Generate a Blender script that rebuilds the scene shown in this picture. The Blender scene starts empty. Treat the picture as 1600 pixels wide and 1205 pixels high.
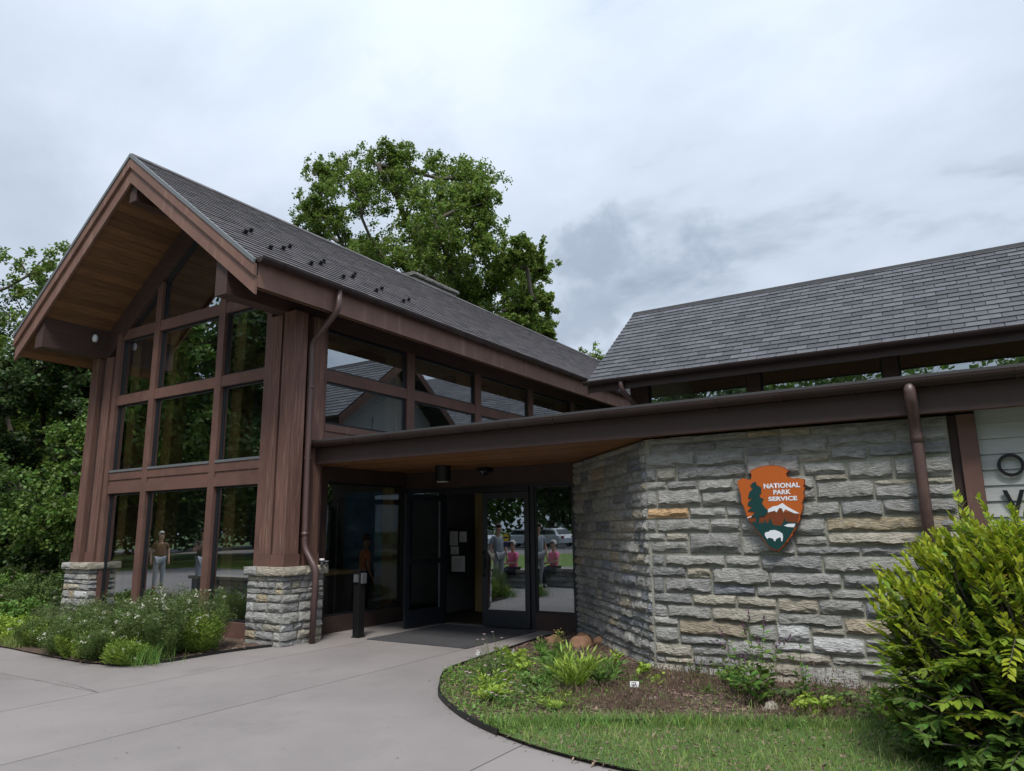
import bpy, bmesh, math, random
import numpy as np
from mathutils import Vector, Matrix
R = math.radians
random.seed(7); rng = np.random.RandomState(11)
scene = bpy.context.scene
col = scene.collection

# ---------------------------------------------------------------- camera
cam_data = bpy.data.cameras.new("camera"); cam = bpy.data.objects.new("camera", cam_data); col.objects.link(cam)
yaw, pit, rol = R(32.05), R(11.438), R(-0.751)
fwd = Vector((-math.sin(yaw)*math.cos(pit), math.cos(yaw)*math.cos(pit), math.sin(pit)))
rt = Vector((math.cos(yaw), math.sin(yaw), 0)); up = rt.cross(fwd)
r2 = rt*math.cos(rol) + up*math.sin(rol); u2 = up*math.cos(rol) - rt*math.sin(rol)
M = Matrix((r2, u2, -fwd)).transposed().to_4x4(); M.translation = Vector((0, 0, 1.55))
cam.matrix_world = M
cam_data.sensor_width = 36; cam_data.lens = 36*1110.4/1600; cam_data.clip_end = 3000; cam_data.clip_start = .05
scene.camera = cam

# ---------------------------------------------------------------- sky, sun, exposure
SCUD = [((-.395, .85, .36), .066, .8), ((-.44, .85, .29), .056, .65), ((-.28, .89, .352), .050, .75), ((-.87, .33, .36), .13, .35), ((-.80, .28, .53), .2, .25), ((.2, .8, .5), .25, .2), ((.5, -.6, .45), .3, .3), ((.9, .2, .35), .25, .3), ((-.3, -.8, .5), .3, .3)]
SUN_EL, SUN_AZ = R(58), R(150)          # azimuth measured from +Y towards +X
world = bpy.data.worlds.new("World"); scene.world = world; world.use_nodes = True
wt = world.node_tree; wt.nodes.clear()
def wn(t, **k):
    n = wt.nodes.new(t)
    for a, b in k.items(): setattr(n, a, b)
    return n
wl = wt.links.new
sky = wn('ShaderNodeTexSky', sky_type='NISHITA', sun_disc=False, sun_elevation=SUN_EL, sun_rotation=SUN_AZ)
bg1 = wn('ShaderNodeBackground'); bg1.inputs[1].default_value = .06; wl(sky.outputs[0], bg1.inputs[0])
tc = wn('ShaderNodeTexCoord'); sx = wn('ShaderNodeSeparateXYZ'); wl(tc.outputs['Generated'], sx.inputs[0])
def wm(op, a, b=None):
    n = wn('ShaderNodeMath', operation=op)
    for i, v in enumerate((a, b)):
        if v is None: continue
        if isinstance(v, (int, float)): n.inputs[i].default_value = v
        else: wl(v, n.inputs[i])
    return n.outputs[0]
zz = wm('ADD', wm('MAXIMUM', sx.outputs[2], 0.0), .22)
cx = wn('ShaderNodeCombineXYZ'); wl(wm('DIVIDE', sx.outputs[0], zz), cx.inputs[0]); wl(wm('DIVIDE', sx.outputs[1], zz), cx.inputs[1])
mp = wn('ShaderNodeMapping'); wl(cx.outputs[0], mp.inputs[0]); mp.inputs[2].default_value = (0, 0, R(25)); mp.inputs[3].default_value = (.9, 1.25, 1)
n1 = wn('ShaderNodeTexNoise'); n1.inputs['Scale'].default_value = .9; n1.inputs['Detail'].default_value = 4; n1.inputs['Roughness'].default_value = .5; n1.inputs['Distortion'].default_value = .15
n2 = wn('ShaderNodeTexNoise'); n2.inputs['Scale'].default_value = 2.6; n2.inputs['Detail'].default_value = 10; n2.inputs['Roughness'].default_value = .55; n2.inputs['Distortion'].default_value = .12
wl(mp.outputs[0], n1.inputs['Vector']); wl(mp.outputs[0], n2.inputs['Vector'])
cr = wn('ShaderNodeValToRGB'); e = cr.color_ramp.elements
e[0].position = .34; e[0].color = (.19, .225, .285, 1); e[1].position = .60; e[1].color = (.385, .428, .49, 1)
m_ = e.new(.45); m_.color = (.325, .37, .435, 1)
wl(wm('ADD', wm('MULTIPLY', n1.outputs[0], .48), wm('MULTIPLY', n2.outputs[0], .52)), cr.inputs[0])
# a few separate darker scud clouds low in the sky
n3 = wn('ShaderNodeTexNoise'); n3.inputs['Scale'].default_value = 1.7; n3.inputs['Detail'].default_value = 7; n3.inputs['Roughness'].default_value = .55
off = wn('ShaderNodeMapping'); off.inputs[1].default_value = (3.1, 7.7, 2); wl(cx.outputs[0], off.inputs[0]); wl(off.outputs[0], n3.inputs['Vector'])
c3 = wn('ShaderNodeValToRGB'); c3.color_ramp.elements[0].position = .56; c3.color_ramp.elements[1].position = .72
wl(n3.outputs[0], c3.inputs[0])
mx = wn('ShaderNodeMixRGB'); mx.inputs[2].default_value = (.26, .30, .36, 1); wl(wm('MULTIPLY', c3.outputs[0], .75), mx.inputs[0]); wl(cr.outputs[0], mx.inputs[1])
pv = wn('ShaderNodeMixRGB'); pv.inputs[0].default_value = .20; n4 = wn('ShaderNodeTexNoise'); n4.inputs['Scale'].default_value = 6.5; n4.inputs['Detail'].default_value = 6; n4.inputs['Roughness'].default_value = .6
wl(tc.outputs['Generated'], n4.inputs['Vector']); wl(tc.outputs['Generated'], pv.inputs[1]); wl(n4.outputs['Color'], pv.inputs[2])
last = mx.outputs[0]
for (dx, dy, dz), rad, amt in SCUD:
    vs = wn('ShaderNodeVectorMath', operation='SUBTRACT'); wl(pv.outputs[0], vs.inputs[0]); vs.inputs[1].default_value = (dx*.8+.1, dy*.8+.1, dz*.8+.1)
    sc_ = wn('ShaderNodeVectorMath', operation='MULTIPLY'); wl(vs.outputs[0], sc_.inputs[0]); sc_.inputs[1].default_value = (1, 1, 1.35)
    ln = wn('ShaderNodeVectorMath', operation='LENGTH'); wl(sc_.outputs[0], ln.inputs[0])
    r_ = wn('ShaderNodeMapRange', interpolation_type='SMOOTHSTEP'); wl(ln.outputs['Value'], r_.inputs[0]); r_.inputs[1].default_value = rad; r_.inputs[2].default_value = rad*.25; r_.inputs[3].default_value = 0; r_.inputs[4].default_value = amt
    q = wn('ShaderNodeMixRGB'); q.inputs[2].default_value = (.19, .225, .285, 1); wl(r_.outputs[0], q.inputs[0]); wl(last, q.inputs[1]); last = q.outputs[0]
bg2 = wn('ShaderNodeBackground'); el_ = wm('MAXIMUM', sx.outputs[2], 0.0); wl(wm('ADD', wm('MULTIPLY', wm('MULTIPLY', el_, el_), .9), .84), bg2.inputs[1]); wl(last, bg2.inputs[0])
ms = wn('ShaderNodeMixShader'); ms.inputs[0].default_value = .93; wl(bg1.outputs[0], ms.inputs[1]); wl(bg2.outputs[0], ms.inputs[2])
wo = wn('ShaderNodeOutputWorld'); wl(ms.outputs[0], wo.inputs[0])
sd = bpy.data.lights.new("sun", 'SUN'); sun = bpy.data.objects.new("sun", sd); col.objects.link(sun)
sd.energy = 1.5; sd.angle = R(14); sd.color = (1, .95, .88)
sdir = Vector((math.sin(SUN_AZ)*math.cos(SUN_EL), math.cos(SUN_AZ)*math.cos(SUN_EL), math.sin(SUN_EL)))
sun.rotation_euler = sdir.to_track_quat('Z', 'Y').to_euler()
scene.view_settings.view_transform = 'Standard'; scene.view_settings.look = 'None'
scene.view_settings.exposure = 1.08; scene.view_settings.gamma = 1; scene.view_settings.use_curve_mapping = False
scene.render.engine = 'CYCLES'
scene.cycles.max_bounces = 8; scene.cycles.transparent_max_bounces = 16
scene.cycles.sample_clamp_indirect = 5

# ---------------------------------------------------------------- materials
def mat(name, base=(.5, .5, .5), rough=.7, c2=None, scale=5., stretch=(1, 1, 1), lo=.35, hi=.65, detail=6, bump=0., bscale=None, bstretch=None,
        island=0., objrand=0., objcolor=False, metal=0., spec=.4, trans=0., streak=None, coords='Object', bdist=.01):
    m = bpy.data.materials.new(name); m.use_nodes = True
    t = m.node_tree; t.nodes.clear(); L = t.links.new
    N = lambda ty: t.nodes.new(ty)
    out = N('ShaderNodeOutputMaterial'); p = N('ShaderNodeBsdfPrincipled'); L(p.outputs[0], out.inputs[0])
    p.inputs['Roughness'].default_value = rough; p.inputs['Metallic'].default_value = metal; p.inputs['Specular IOR Level'].default_value = spec
    tc = N('ShaderNodeTexCoord')
    def noise(sc, st, det=6, ro=.6):
        mp = N('ShaderNodeMapping'); mp.inputs[3].default_value = st; L(tc.outputs[coords], mp.inputs[0])
        if objrand or objcolor:
            oi = N('ShaderNodeObjectInfo'); cb = N('ShaderNodeVectorMath'); cb.operation = 'SCALE'; cb.inputs[0].default_value = (13, 7, 19); L(oi.outputs['Random'], cb.inputs['Scale']); L(cb.outputs[0], mp.inputs[1])
        n = N('ShaderNodeTexNoise'); n.inputs['Scale'].default_value = sc; n.inputs['Detail'].default_value = det; n.inputs['Roughness'].default_value = ro
        L(mp.outputs[0], n.inputs['Vector']); return n.outputs[0]
    def mix(a, b, f, ty='MIX'):
        x = N('ShaderNodeMixRGB'); x.blend_type = ty
        for i, v in ((0, f), (1, a), (2, b)):
            if isinstance(v, (int, float)): x.inputs[i].default_value = v
            elif isinstance(v, tuple): x.inputs[i].default_value = (*v, 1)
            else: L(v, x.inputs[i])
        return x.outputs[0]
    def mr(v, a, b, c, d):
        x = N('ShaderNodeMapRange'); L(v, x.inputs[0])
        for i, q in enumerate((a, b, c, d)): x.inputs[i+1].default_value = q
        return x.outputs[0]
    c = base
    if objcolor:
        oi = N('ShaderNodeObjectInfo'); c = oi.outputs['Color']
    if c2 is not None:
        c = mix(c, c2, mr(noise(scale, stretch, detail), lo, hi, 0, 1)) if not objcolor else mix(c, c2, mr(noise(scale, stretch, detail), lo, hi, 0, 1), 'MULTIPLY')
    for col_s, ssc, sst, slo, shi in (streak if isinstance(streak, list) else [streak] if streak else []):
        c = mix(c, col_s, mr(noise(ssc, sst, 5, .6), slo, shi, 0, 1))
    if island:
        g = N('ShaderNodeNewGeometry'); v = g.outputs['Random Per Island']
        if objrand:
            oi = N('ShaderNodeObjectInfo'); ad = N('ShaderNodeMath'); ad.operation = 'ADD'; L(v, ad.inputs[0]); L(oi.outputs['Random'], ad.inputs[1])
            fr = N('ShaderNodeMath'); fr.operation = 'FRACT'; L(ad.outputs[0], fr.inputs[0]); v = fr.outputs[0]
        hs = N('ShaderNodeHueSaturation'); L(mr(v, 0, 1, 1-island, 1+island), hs.inputs['Value'])
        fr2 = N('ShaderNodeMath'); fr2.operation = 'MULTIPLY'; L(v, fr2.inputs[0]); fr2.inputs[1].default_value = 7.3
        fr3 = N('ShaderNodeMath'); fr3.operation = 'FRACT'; L(fr2.outputs[0], fr3.inputs[0])
        L(mr(fr3.outputs[0], 0, 1, .5-island*.06, .5+island*.06), hs.inputs['Hue'])
        if isinstance(c, tuple): hs.inputs['Color'].default_value = (*c, 1)
        else: L(c, hs.inputs['Color'])
        c = hs.outputs[0]
    elif objrand:
        oi = N('ShaderNodeObjectInfo'); hs = N('ShaderNodeHueSaturation'); L(mr(oi.outputs['Random'], 0, 1, 1-objrand, 1+objrand), hs.inputs['Value'])
        if isinstance(c, tuple): hs.inputs['Color'].default_value = (*c, 1)
        else: L(c, hs.inputs['Color'])
        c = hs.outputs[0]
    if isinstance(c, tuple): p.inputs['Base Color'].default_value = (*c, 1)
    else: L(c, p.inputs['Base Color'])
    if bump:
        b = N('ShaderNodeBump'); b.inputs['Strength'].default_value = bump; b.inputs['Distance'].default_value = bdist
        L(noise(bscale or scale*3, bstretch or stretch, 8, .65), b.inputs['Height']); L(b.outputs[0], p.inputs['Normal'])
    if trans:
        tr = N('ShaderNodeBsdfTranslucent'); ms = N('ShaderNodeMixShader'); ms.inputs[0].default_value = trans
        if isinstance(c, tuple): tr.inputs[0].default_value = (*c, 1)
        else: L(c, tr.inputs[0])
        L(p.outputs[0], ms.inputs[1]); L(tr.outputs[0], ms.inputs[2]); L(ms.outputs[0], out.inputs[0])
    return m

def glass_mat(name, tint, refl, f0):
    m = bpy.data.materials.new(name); m.use_nodes = True; t = m.node_tree; t.nodes.clear(); L = t.links.new
    o = t.nodes.new('ShaderNodeOutputMaterial'); g = t.nodes.new('ShaderNodeBsdfGlossy'); tr = t.nodes.new('ShaderNodeBsdfTransparent')
    g.inputs['Roughness'].default_value = 0.0; g.inputs['Color'].default_value = (*refl, 1); tr.inputs['Color'].default_value = (*tint, 1)
    # slight waviness of float glass
    tcn = t.nodes.new('ShaderNodeTexCoord'); n = t.nodes.new('ShaderNodeTexNoise'); n.inputs['Scale'].default_value = .7; n.inputs['Detail'].default_value = 1
    L(tcn.outputs['Object'], n.inputs['Vector'])
    b = t.nodes.new('ShaderNodeBump'); b.inputs['Strength'].default_value = .35; b.inputs['Distance'].default_value = .006; L(n.outputs[0], b.inputs['Height']); L(b.outputs[0], g.inputs['Normal'])
    f = t.nodes.new('ShaderNodeFresnel'); f.inputs[0].default_value = 1.6
    r = t.nodes.new('ShaderNodeMapRange'); L(f.outputs[0], r.inputs[0]); r.inputs[1].default_value = .05; r.inputs[2].default_value = .7; r.inputs[3].default_value = f0; r.inputs[4].default_value = .95
    x = t.nodes.new('ShaderNodeMixShader'); L(r.outputs[0], x.inputs[0]); L(tr.outputs[0], x.inputs[1]); L(g.outputs[0], x.inputs[2]); L(x.outputs[0], o.inputs[0])
    return m

MT = {}
MT['glass'] = glass_mat('window_glass', (.85, .85, .77), (.88, .95, 1.0), .42)
MT['doorglass'] = glass_mat('door_glass', (.70, .70, .64), (.80, .88, .95), .38)
MT['slate'] = mat('roof_slate', (.084, .087, .097), .6, c2=(.060, .063, .072), scale=9, island=.32, objrand=.32, bump=.35, bscale=60, spec=.4)
MT['slate_far'] = mat('roof_slate_brownish', (.10, .090, .092), .65, c2=(.066, .060, .064), scale=6, island=.3, objrand=.3, bump=.25, bscale=60, spec=.35)
MT['deck'] = mat('roof_deck', (.03, .03, .032), .9)
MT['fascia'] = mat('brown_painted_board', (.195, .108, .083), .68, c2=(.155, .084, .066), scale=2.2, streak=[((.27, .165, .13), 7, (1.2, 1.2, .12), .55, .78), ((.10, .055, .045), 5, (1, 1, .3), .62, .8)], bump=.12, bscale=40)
MT['shadefascia'] = mat('brown_fascia_painted_shade', (.048, .027, .024), .6, c2=(.040, .023, .021), scale=2.5, bump=.1, bscale=50)  # brown fascia darkened in its colour to imitate the shade below the gutters
MT['trim'] = mat('brown_trim', (.150, .079, .062), .65, c2=(.112, .059, .048), scale=3, streak=((.20, .115, .09), 9, (1, 1, .3), .6, .8), bump=.1, bscale=50)
MT['wood'] = mat('weathered_brown_post', (.165, .085, .065), .8, c2=(.10, .052, .042), scale=5, stretch=(4, 4, .25), streak=[((.28, .165, .125), 8, (5, 5, .2), .54, .74), ((.085, .045, .036), 14, (5, 5, .25), .62, .8)], bump=.5, bscale=22, bstretch=(5, 5, .3))
MT['beam'] = mat('dark_brown_beam', (.075, .042, .036), .7, c2=(.05, .029, .026), scale=6, stretch=(1, .25, 6), bump=.45, bscale=14, bstretch=(2, .3, 7))
MT['soffit'] = mat('stained_cedar_plank', (.21, .105, .048), .6, c2=(.115, .055, .027), scale=5, stretch=(6, .5, 6), lo=.3, hi=.7, objrand=.22, bump=.3, bscale=16, bstretch=(7, .5, 7))
MT['soffit2'] = mat('stained_cedar_plank_porch', (.30, .14, .055), .55, c2=(.18, .08, .032), scale=5, stretch=(.5, 6, 6), lo=.3, hi=.7, objrand=.22, bump=.3, bscale=16, bstretch=(.5, 7, 7))
MT['gutter'] = mat('brown_metal_gutter', (.028, .016, .015), .45, c2=(.038, .022, .020), scale=3, metal=.0, spec=.4)
MT['pipe'] = mat('brown_metal_downpipe', (.105, .062, .058), .42, c2=(.08, .047, .045), scale=2.5, stretch=(1, 1, .5), streak=((.17, .10, .085), 5, (1, 1, .8), .6, .8), spec=.55)
MT['drip'] = mat('grey_drip_edge', (.14, .15, .16), .45, spec=.5)
MT['darkedge'] = mat('dark_bronze_frame', (.012, .014, .018), .4, spec=.5)
MT['doorframe'] = mat('blue_black_door_frame', (.016, .020, .027), .38, spec=.5)
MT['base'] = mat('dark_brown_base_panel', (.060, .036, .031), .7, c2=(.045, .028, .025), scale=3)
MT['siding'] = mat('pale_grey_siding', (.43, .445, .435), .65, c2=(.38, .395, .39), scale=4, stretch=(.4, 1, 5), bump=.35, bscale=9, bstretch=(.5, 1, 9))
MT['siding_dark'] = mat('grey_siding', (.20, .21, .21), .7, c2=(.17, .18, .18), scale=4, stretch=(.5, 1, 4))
MT['mortar'] = mat('mortar', (.34, .33, .28), .95, c2=(.25, .26, .21), scale=8, bump=.4, bscale=60)
MT['stone'] = mat('split_face_stone', (.3, .3, .3), .92, c2=(.72, .72, .705), scale=9, stretch=(1, 1, 2.6), lo=.40, hi=.62, objcolor=True, streak=((.50, .50, .475), 20, (1, 1, 2.5), .57, .74), bump=1.0, bscale=24, bstretch=(1, 1, 2.6), bdist=.05, spec=.2)
MT['boulder'] = mat('brown_boulder', (.33, .20, .12), .85, c2=(.24, .13, .08), scale=6, objrand=.15, bump=.4, bscale=25)
MT['greyrock'] = mat('pale_rock', (.36, .33, .28), .9, c2=(.24, .22, .19), scale=14, bump=.7, bscale=30)
MT['concrete'] = mat('pavement_concrete', (.258, .236, .228), .85, c2=(.200, .184, .179), scale=.45, detail=10, lo=.38, hi=.66, streak=[((.34, .32, .31), 90, (1, 1, 1), .62, .72), ((.20, .185, .18), 2.1, (1, .5, 1), .58, .75), ((.17, .16, .155), 60, (1, 1, 1), .66, .74), ((.08, .075, .07), 14, (1, 1, 1), .745, .76)], objrand=.03, bump=.25, bscale=180, spec=.25, coords='Object')
MT['joint'] = mat('pavement_joint', (.10, .09, .08), .95)
MT['mat'] = mat('rubber_door_mat', (.062, .063, .068), .9, c2=(.05, .05, .054), scale=4, bump=.5, bscale=240)
MT['mulch'] = mat('mulch_soil', (.15, .105, .078), .95, c2=(.08, .055, .042), scale=28, lo=.4, hi=.6, bump=1, bscale=50, bdist=.03)
MT['chip'] = mat('mulch_chip', (.19, .13, .10), .95, island=.5)
MT['ground'] = mat('meadow_ground', (.08, .13, .035), .95, c2=(.06, .10, .03), scale=.6)
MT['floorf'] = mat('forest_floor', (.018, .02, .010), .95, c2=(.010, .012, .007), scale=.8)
MT['grass'] = mat('grass_blades', (.175, .290, .068), .6, island=.6, trans=.35)
MT['grassy'] = mat('yellow_green_grass', (.26, .34, .10), .6, island=.5, trans=.35)
MT['edging'] = mat('black_edging', (.012, .012, .012), .5)
MT['bark'] = mat('tree_bark', (.13, .11, .09), .95, c2=(.07, .06, .05), scale=6, stretch=(1, 1, .3), bump=.8, bscale=12, bstretch=(2, 2, .4))
MT['darkbark'] = mat('dark_bark', (.03, .026, .022), .95)
MT['stem'] = mat('green_stem', (.09, .13, .04), .7)
MT['drystem'] = mat('dry_stem', (.13, .088, .062), .9, island=.4)
def leaf(n, c, isl=.35, tr=.35, rough=.5): MT[n] = mat('leaf_'+n, c, rough, island=isl, trans=tr, spec=.35)
leaf('maple', (.150, .225, .042), .5, .5); leaf('maple_d', (.040, .066, .017), .4); leaf('forest', (.060, .105, .032), .55, .4); leaf('forest_l', (.115, .195, .038), .45)
leaf('young', (.32, .39, .030), .38, .42, .5); leaf('mid', (.19, .28, .028), .32, .35, .45); leaf('old', (.095, .175, .032), .4, .3, .45); leaf('red', (.28, .22, .04), .3, .3)
leaf('fern', (.115, .175, .048), .45); leaf('fern2', (.20, .30, .045), .35); leaf('sage', (.14, .18, .075), .4); leaf('lime', (.30, .42, .06), .25); leaf('herb', (.13, .24, .045), .4)
MT['white'] = mat('white_petal', (.62, .62, .50), .7, island=.15, trans=.3)
MT['pink'] = mat('pink_petal', (.60, .42, .50), .7, island=.2, trans=.3)
MT['purple'] = mat('purple_spike', (.13, .06, .11), .8, island=.3)
MT['yellowf'] = mat('yellow_flower', (.45, .36, .10), .8, island=.2)
MT['orange'] = mat('plaque_orange_paint', (.46, .105, .014), .38, c2=(.43, .095, .013), scale=2, spec=.5)
MT['orange_d'] = mat('plaque_edge_paint', (.27, .055, .012), .45)
MT['pgreen'] = mat('plaque_green_paint', (.006, .045, .045), .4)
MT['pbrown'] = mat('plaque_brown_paint', (.17, .042, .012), .4)
MT['pwhite'] = mat('plaque_white_paint', (.72, .75, .80), .4)
MT['letter'] = mat('black_letter', (.008, .009, .011), .4)
MT['lightblack'] = mat('black_lamp_metal', (.010, .010, .011), .4)
MT['lens'] = mat('lamp_lens', (.55, .56, .55), .3)
MT['tan'] = mat('interior_tan_wood', (.44, .32, .15), .6, c2=(.36, .25, .115), scale=4, stretch=(3, 3, .3))
MT['sideglass'] = glass_mat('clear_side_glass', (.9, .9, .86), (.80, .88, .95), .13)
MT['roofedge'] = mat('dark_roof_edge', (.055, .052, .054), .6)
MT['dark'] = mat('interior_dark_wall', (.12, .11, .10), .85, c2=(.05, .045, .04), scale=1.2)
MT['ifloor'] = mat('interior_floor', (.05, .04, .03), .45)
MT['blue'] = mat('exhibit_blue', (.05, .12, .18), .7, c2=(.02, .05, .08), scale=2)
MT['paper'] = mat('white_paper', (.6, .6, .6), .8)
MT['yellow'] = mat('yellow_decal', (.55, .42, .03), .5)
MT['navy'] = mat('navy_decal', (.01, .02, .08), .5)
MT['silver'] = mat('silver_box', (.13, .14, .15), .4, metal=.3)
MT['wpipe'] = mat('white_pipe_cap', (.6, .6, .58), .5)
MT['skin'] = mat('skin', (.46, .27, .19), .6); MT['hair_w'] = mat('white_hair', (.55, .52, .48), .8); MT['hair_b'] = mat('brown_hair', (.08, .045, .025), .7)
MT['c_orange'] = mat('orange_cloth', (.75, .26, .13), .85); MT['c_black'] = mat('black_cloth', (.02, .022, .03), .85); MT['c_pink'] = mat('pink_cloth', (.80, .16, .32), .85)
MT['c_grey'] = mat('grey_cloth', (.28, .31, .34), .85); MT['c_lgrey'] = mat('light_grey_cloth', (.30, .30, .31), .85); MT['c_brown'] = mat('brown_cloth', (.16, .09, .05), .85)
MT['c_khaki'] = mat('pale_jeans', (.35, .38, .42), .85); MT['c_camo'] = mat('olive_print_shirt', (.20, .17, .11), .85, c2=(.07, .06, .04), scale=14); MT['shoe'] = mat('white_shoe', (.7, .7, .7), .6)
MT['eye'] = mat('eye_dark', (.02, .02, .02), .3)
MT['car_w'] = mat('white_car_paint', (.75, .78, .80), .3, spec=.6); MT['car_d'] = mat('dark_car_paint', (.05, .05, .06), .25, spec=.6); MT['car_b'] = mat('pale_blue_car_paint', (.38, .50, .60), .3, spec=.6)
MT['carglass'] = mat('car_glass', (.02, .025, .03), .08, spec=.8); MT['tyre'] = mat('tyre', (.015, .015, .015), .8); MT['rim'] = mat('wheel_rim', (.4, .4, .42), .3, metal=.8)
MT['asphalt'] = mat('asphalt', (.055, .056, .058), .9); MT['lamp_r'] = mat('red_lamp', (.3, .01, .01), .3); MT['lamp_f'] = mat('clear_lamp', (.6, .6, .6), .2)

# ---------------------------------------------------------------- helpers
class MB:
    def __init__(s): s.v = []; s.f = []; s.smooth = []
    def add(s, vs, fs, smooth=False):
        o = len(s.v); s.v += [tuple(p) for p in vs]; s.f += [tuple(i+o for i in f) for f in fs]; s.smooth += [smooth]*len(fs); return s
    def box(s, x0, y0, z0, x1, y1, z1):
        v = [(x, y, z) for z in (z0, z1) for y in (y0, y1) for x in (x0, x1)]
        return s.add(v, [(0, 2, 3, 1), (4, 5, 7, 6), (0, 1, 5, 4), (2, 6, 7, 3), (0, 4, 6, 2), (1, 3, 7, 5)])
    def prism(s, poly, axis, a, b):       # poly 2D, extruded along axis from a to b
        n = len(poly)
        def P(p, t): return {'x': (t, p[0], p[1]), 'y': (p[0], t, p[1]), 'z': (p[0], p[1], t)}[axis]
        v = [P(p, a) for p in poly] + [P(p, b) for p in poly]
        f = [tuple(range(n-1, -1, -1)), tuple(range(n, 2*n))] + [(i, (i+1) % n, (i+1) % n+n, i+n) for i in range(n)]
        return s.add(v, f)
    def tube(s, path, r, n=8, cap=True, arc=None):
        path = [Vector(p) for p in path]; rs = r if isinstance(r, (list, tuple)) else [r]*len(path); v = []; prev = None
        for i, p in enumerate(path):
            d = (path[min(i+1, len(path)-1)]-path[max(i-1, 0)])
            if d.length < 1e-9: d = Vector((0, 0, 1))
            d.normalize()
            ref = prev if prev is not None else (Vector((0, 0, 1)) if abs(d.z) < .9 else Vector((1, 0, 0)))
            a = d.cross(ref)
            if a.length < 1e-4: a = d.cross(Vector((1, .3, .2)))
            a.normalize(); b = a.cross(d).normalized(); prev = b
            for k in range(n):
                t = 2*math.pi*k/n; v.append(p+(a*math.cos(t)+b*math.sin(t))*rs[i])
        f = [(i*n+k, i*n+(k+1) % n, (i+1)*n+(k+1) % n, (i+1)*n+k) for i in range(len(path)-1) for k in range(n)]
        s.add(v, f, True)
        if cap:
            o = len(s.v)-len(v); s.f += [tuple(o+k for k in range(n-1, -1, -1)), tuple(o+(len(path)-1)*n+k for k in range(n))]; s.smooth += [False, False]
        return s
    def lathe(s, prof, c, n=20):
        v = [(c[0]+r*math.cos(2*math.pi*k/n), c[1]+r*math.sin(2*math.pi*k/n), c[2]+z) for r, z in prof for k in range(n)]
        f = [(i*n+k, i*n+(k+1) % n, (i+1)*n+(k+1) % n, (i+1)*n+k) for i in range(len(prof)-1) for k in range(n)]
        f += [tuple(range(n-1, -1, -1)), tuple((len(prof)-1)*n+k for k in range(n))]
        return s.add(v, f, False)
    def half(s, axis, a, b, c1, c2, r, t=.008, n=10, rev=False):   # half-round gutter along axis
        prof = []
        for k in range(n+1):
            th = math.pi+math.pi*k/n; prof.append((c1+r*math.cos(th), c2+r*math.sin(th)))
        for k in range(n, -1, -1):
            th = math.pi+math.pi*k/n; prof.append((c1+(r-t)*math.cos(th), c2+(r-t)*math.sin(th)))
        m = len(prof)
        def P(p, q): return (q, p[0], p[1]) if axis == 'x' else (p[0], q, p[1])
        v = [P(p, a) for p in prof]+[P(p, b) for p in prof]
        s.add(v, [(i, (i+1) % m, (i+1) % m+m, i+m) for i in range(m)], False)
        return s
    def mesh(s, name):
        me = bpy.data.meshes.new(name); me.from_pydata(s.v, [], s.f)
        if any(s.smooth): me.polygons.foreach_set('use_smooth', s.smooth)
        me.update(); return me
def tag(o, label=None, cat=None, group=None, kind=None):
    if label: o['label'] = label
    if cat: o['category'] = cat
    if group: o['group'] = group
    if kind: o['kind'] = kind
    return o
def link(name, me, m=None, parent=None, loc=None):
    o = bpy.data.objects.new(name, me); col.objects.link(o)
    if m is not None and not me.materials: me.materials.append(MT[m] if isinstance(m, str) else m)
    if parent is not None:
        o.parent = parent
        if loc is None: o.matrix_parent_inverse = Matrix.Translation(parent_world(parent)).inverted()
    if loc is not None: o.location = loc
    return o
def parent_world(p):
    return Vector(p['wl']) if 'wl' in p else Vector((0, 0, 0))
def ob(name, mb, m, parent=None, **k):
    o = link(name, mb.mesh(name), m, parent)
    if parent is not None: o['wl'] = (0, 0, 0)
    return tag(o, **k) if k else o
def thing(name, label, cat, loc=(0, 0, 0), group=None):
    o = bpy.data.objects.new(name, None); col.objects.link(o); o.location = loc; o['wl'] = loc; o.empty_display_size = .2
    return tag(o, label, cat, group)
def np_mesh(name, verts, faces_n, m, parent=None, smooth=False, kind=None):
    """verts (N,3); faces_n: (F,k) int array"""
    me = bpy.data.meshes.new(name); nv = len(verts); nf, k = faces_n.shape
    me.vertices.add(nv); me.vertices.foreach_set('co', np.asarray(verts, dtype=np.float32).ravel())
    me.loops.add(nf*k); me.loops.foreach_set('vertex_index', faces_n.astype(np.int32).ravel())
    me.polygons.add(nf); me.polygons.foreach_set('loop_start', np.arange(0, nf*k, k, dtype=np.int32)); me.polygons.foreach_set('loop_total', np.full(nf, k, dtype=np.int32))
    if smooth: me.polygons.foreach_set('use_smooth', np.ones(nf, dtype=bool))
    me.update(calc_edges=True)
    if name is None: return me
    o = link(name, me, m, parent)
    if parent is not None: o['wl'] = (0, 0, 0)
    if kind: o['kind'] = kind
    return o
def unit(a): return a/np.maximum(np.linalg.norm(a, axis=-1, keepdims=True), 1e-9)
def leaf_quads(P, D, Nn, ln, wd):
    """kite leaves: base at P, along D, flat normal Nn"""
    D = unit(D); S = unit(np.cross(D, Nn)); ln = np.reshape(ln, (-1, 1))*np.ones((len(P), 1)); wd = np.reshape(wd, (-1, 1))*np.ones((len(P), 1))
    v = np.stack([P, P+D*ln*.45+S*wd*.5, P+D*ln, P+D*ln*.45-S*wd*.5], 1).reshape(-1, 3)
    return v, np.arange(len(P)*4).reshape(-1, 4)
def rand_dirs(n, r=rng): return unit(r.normal(size=(n, 3)))
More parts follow.
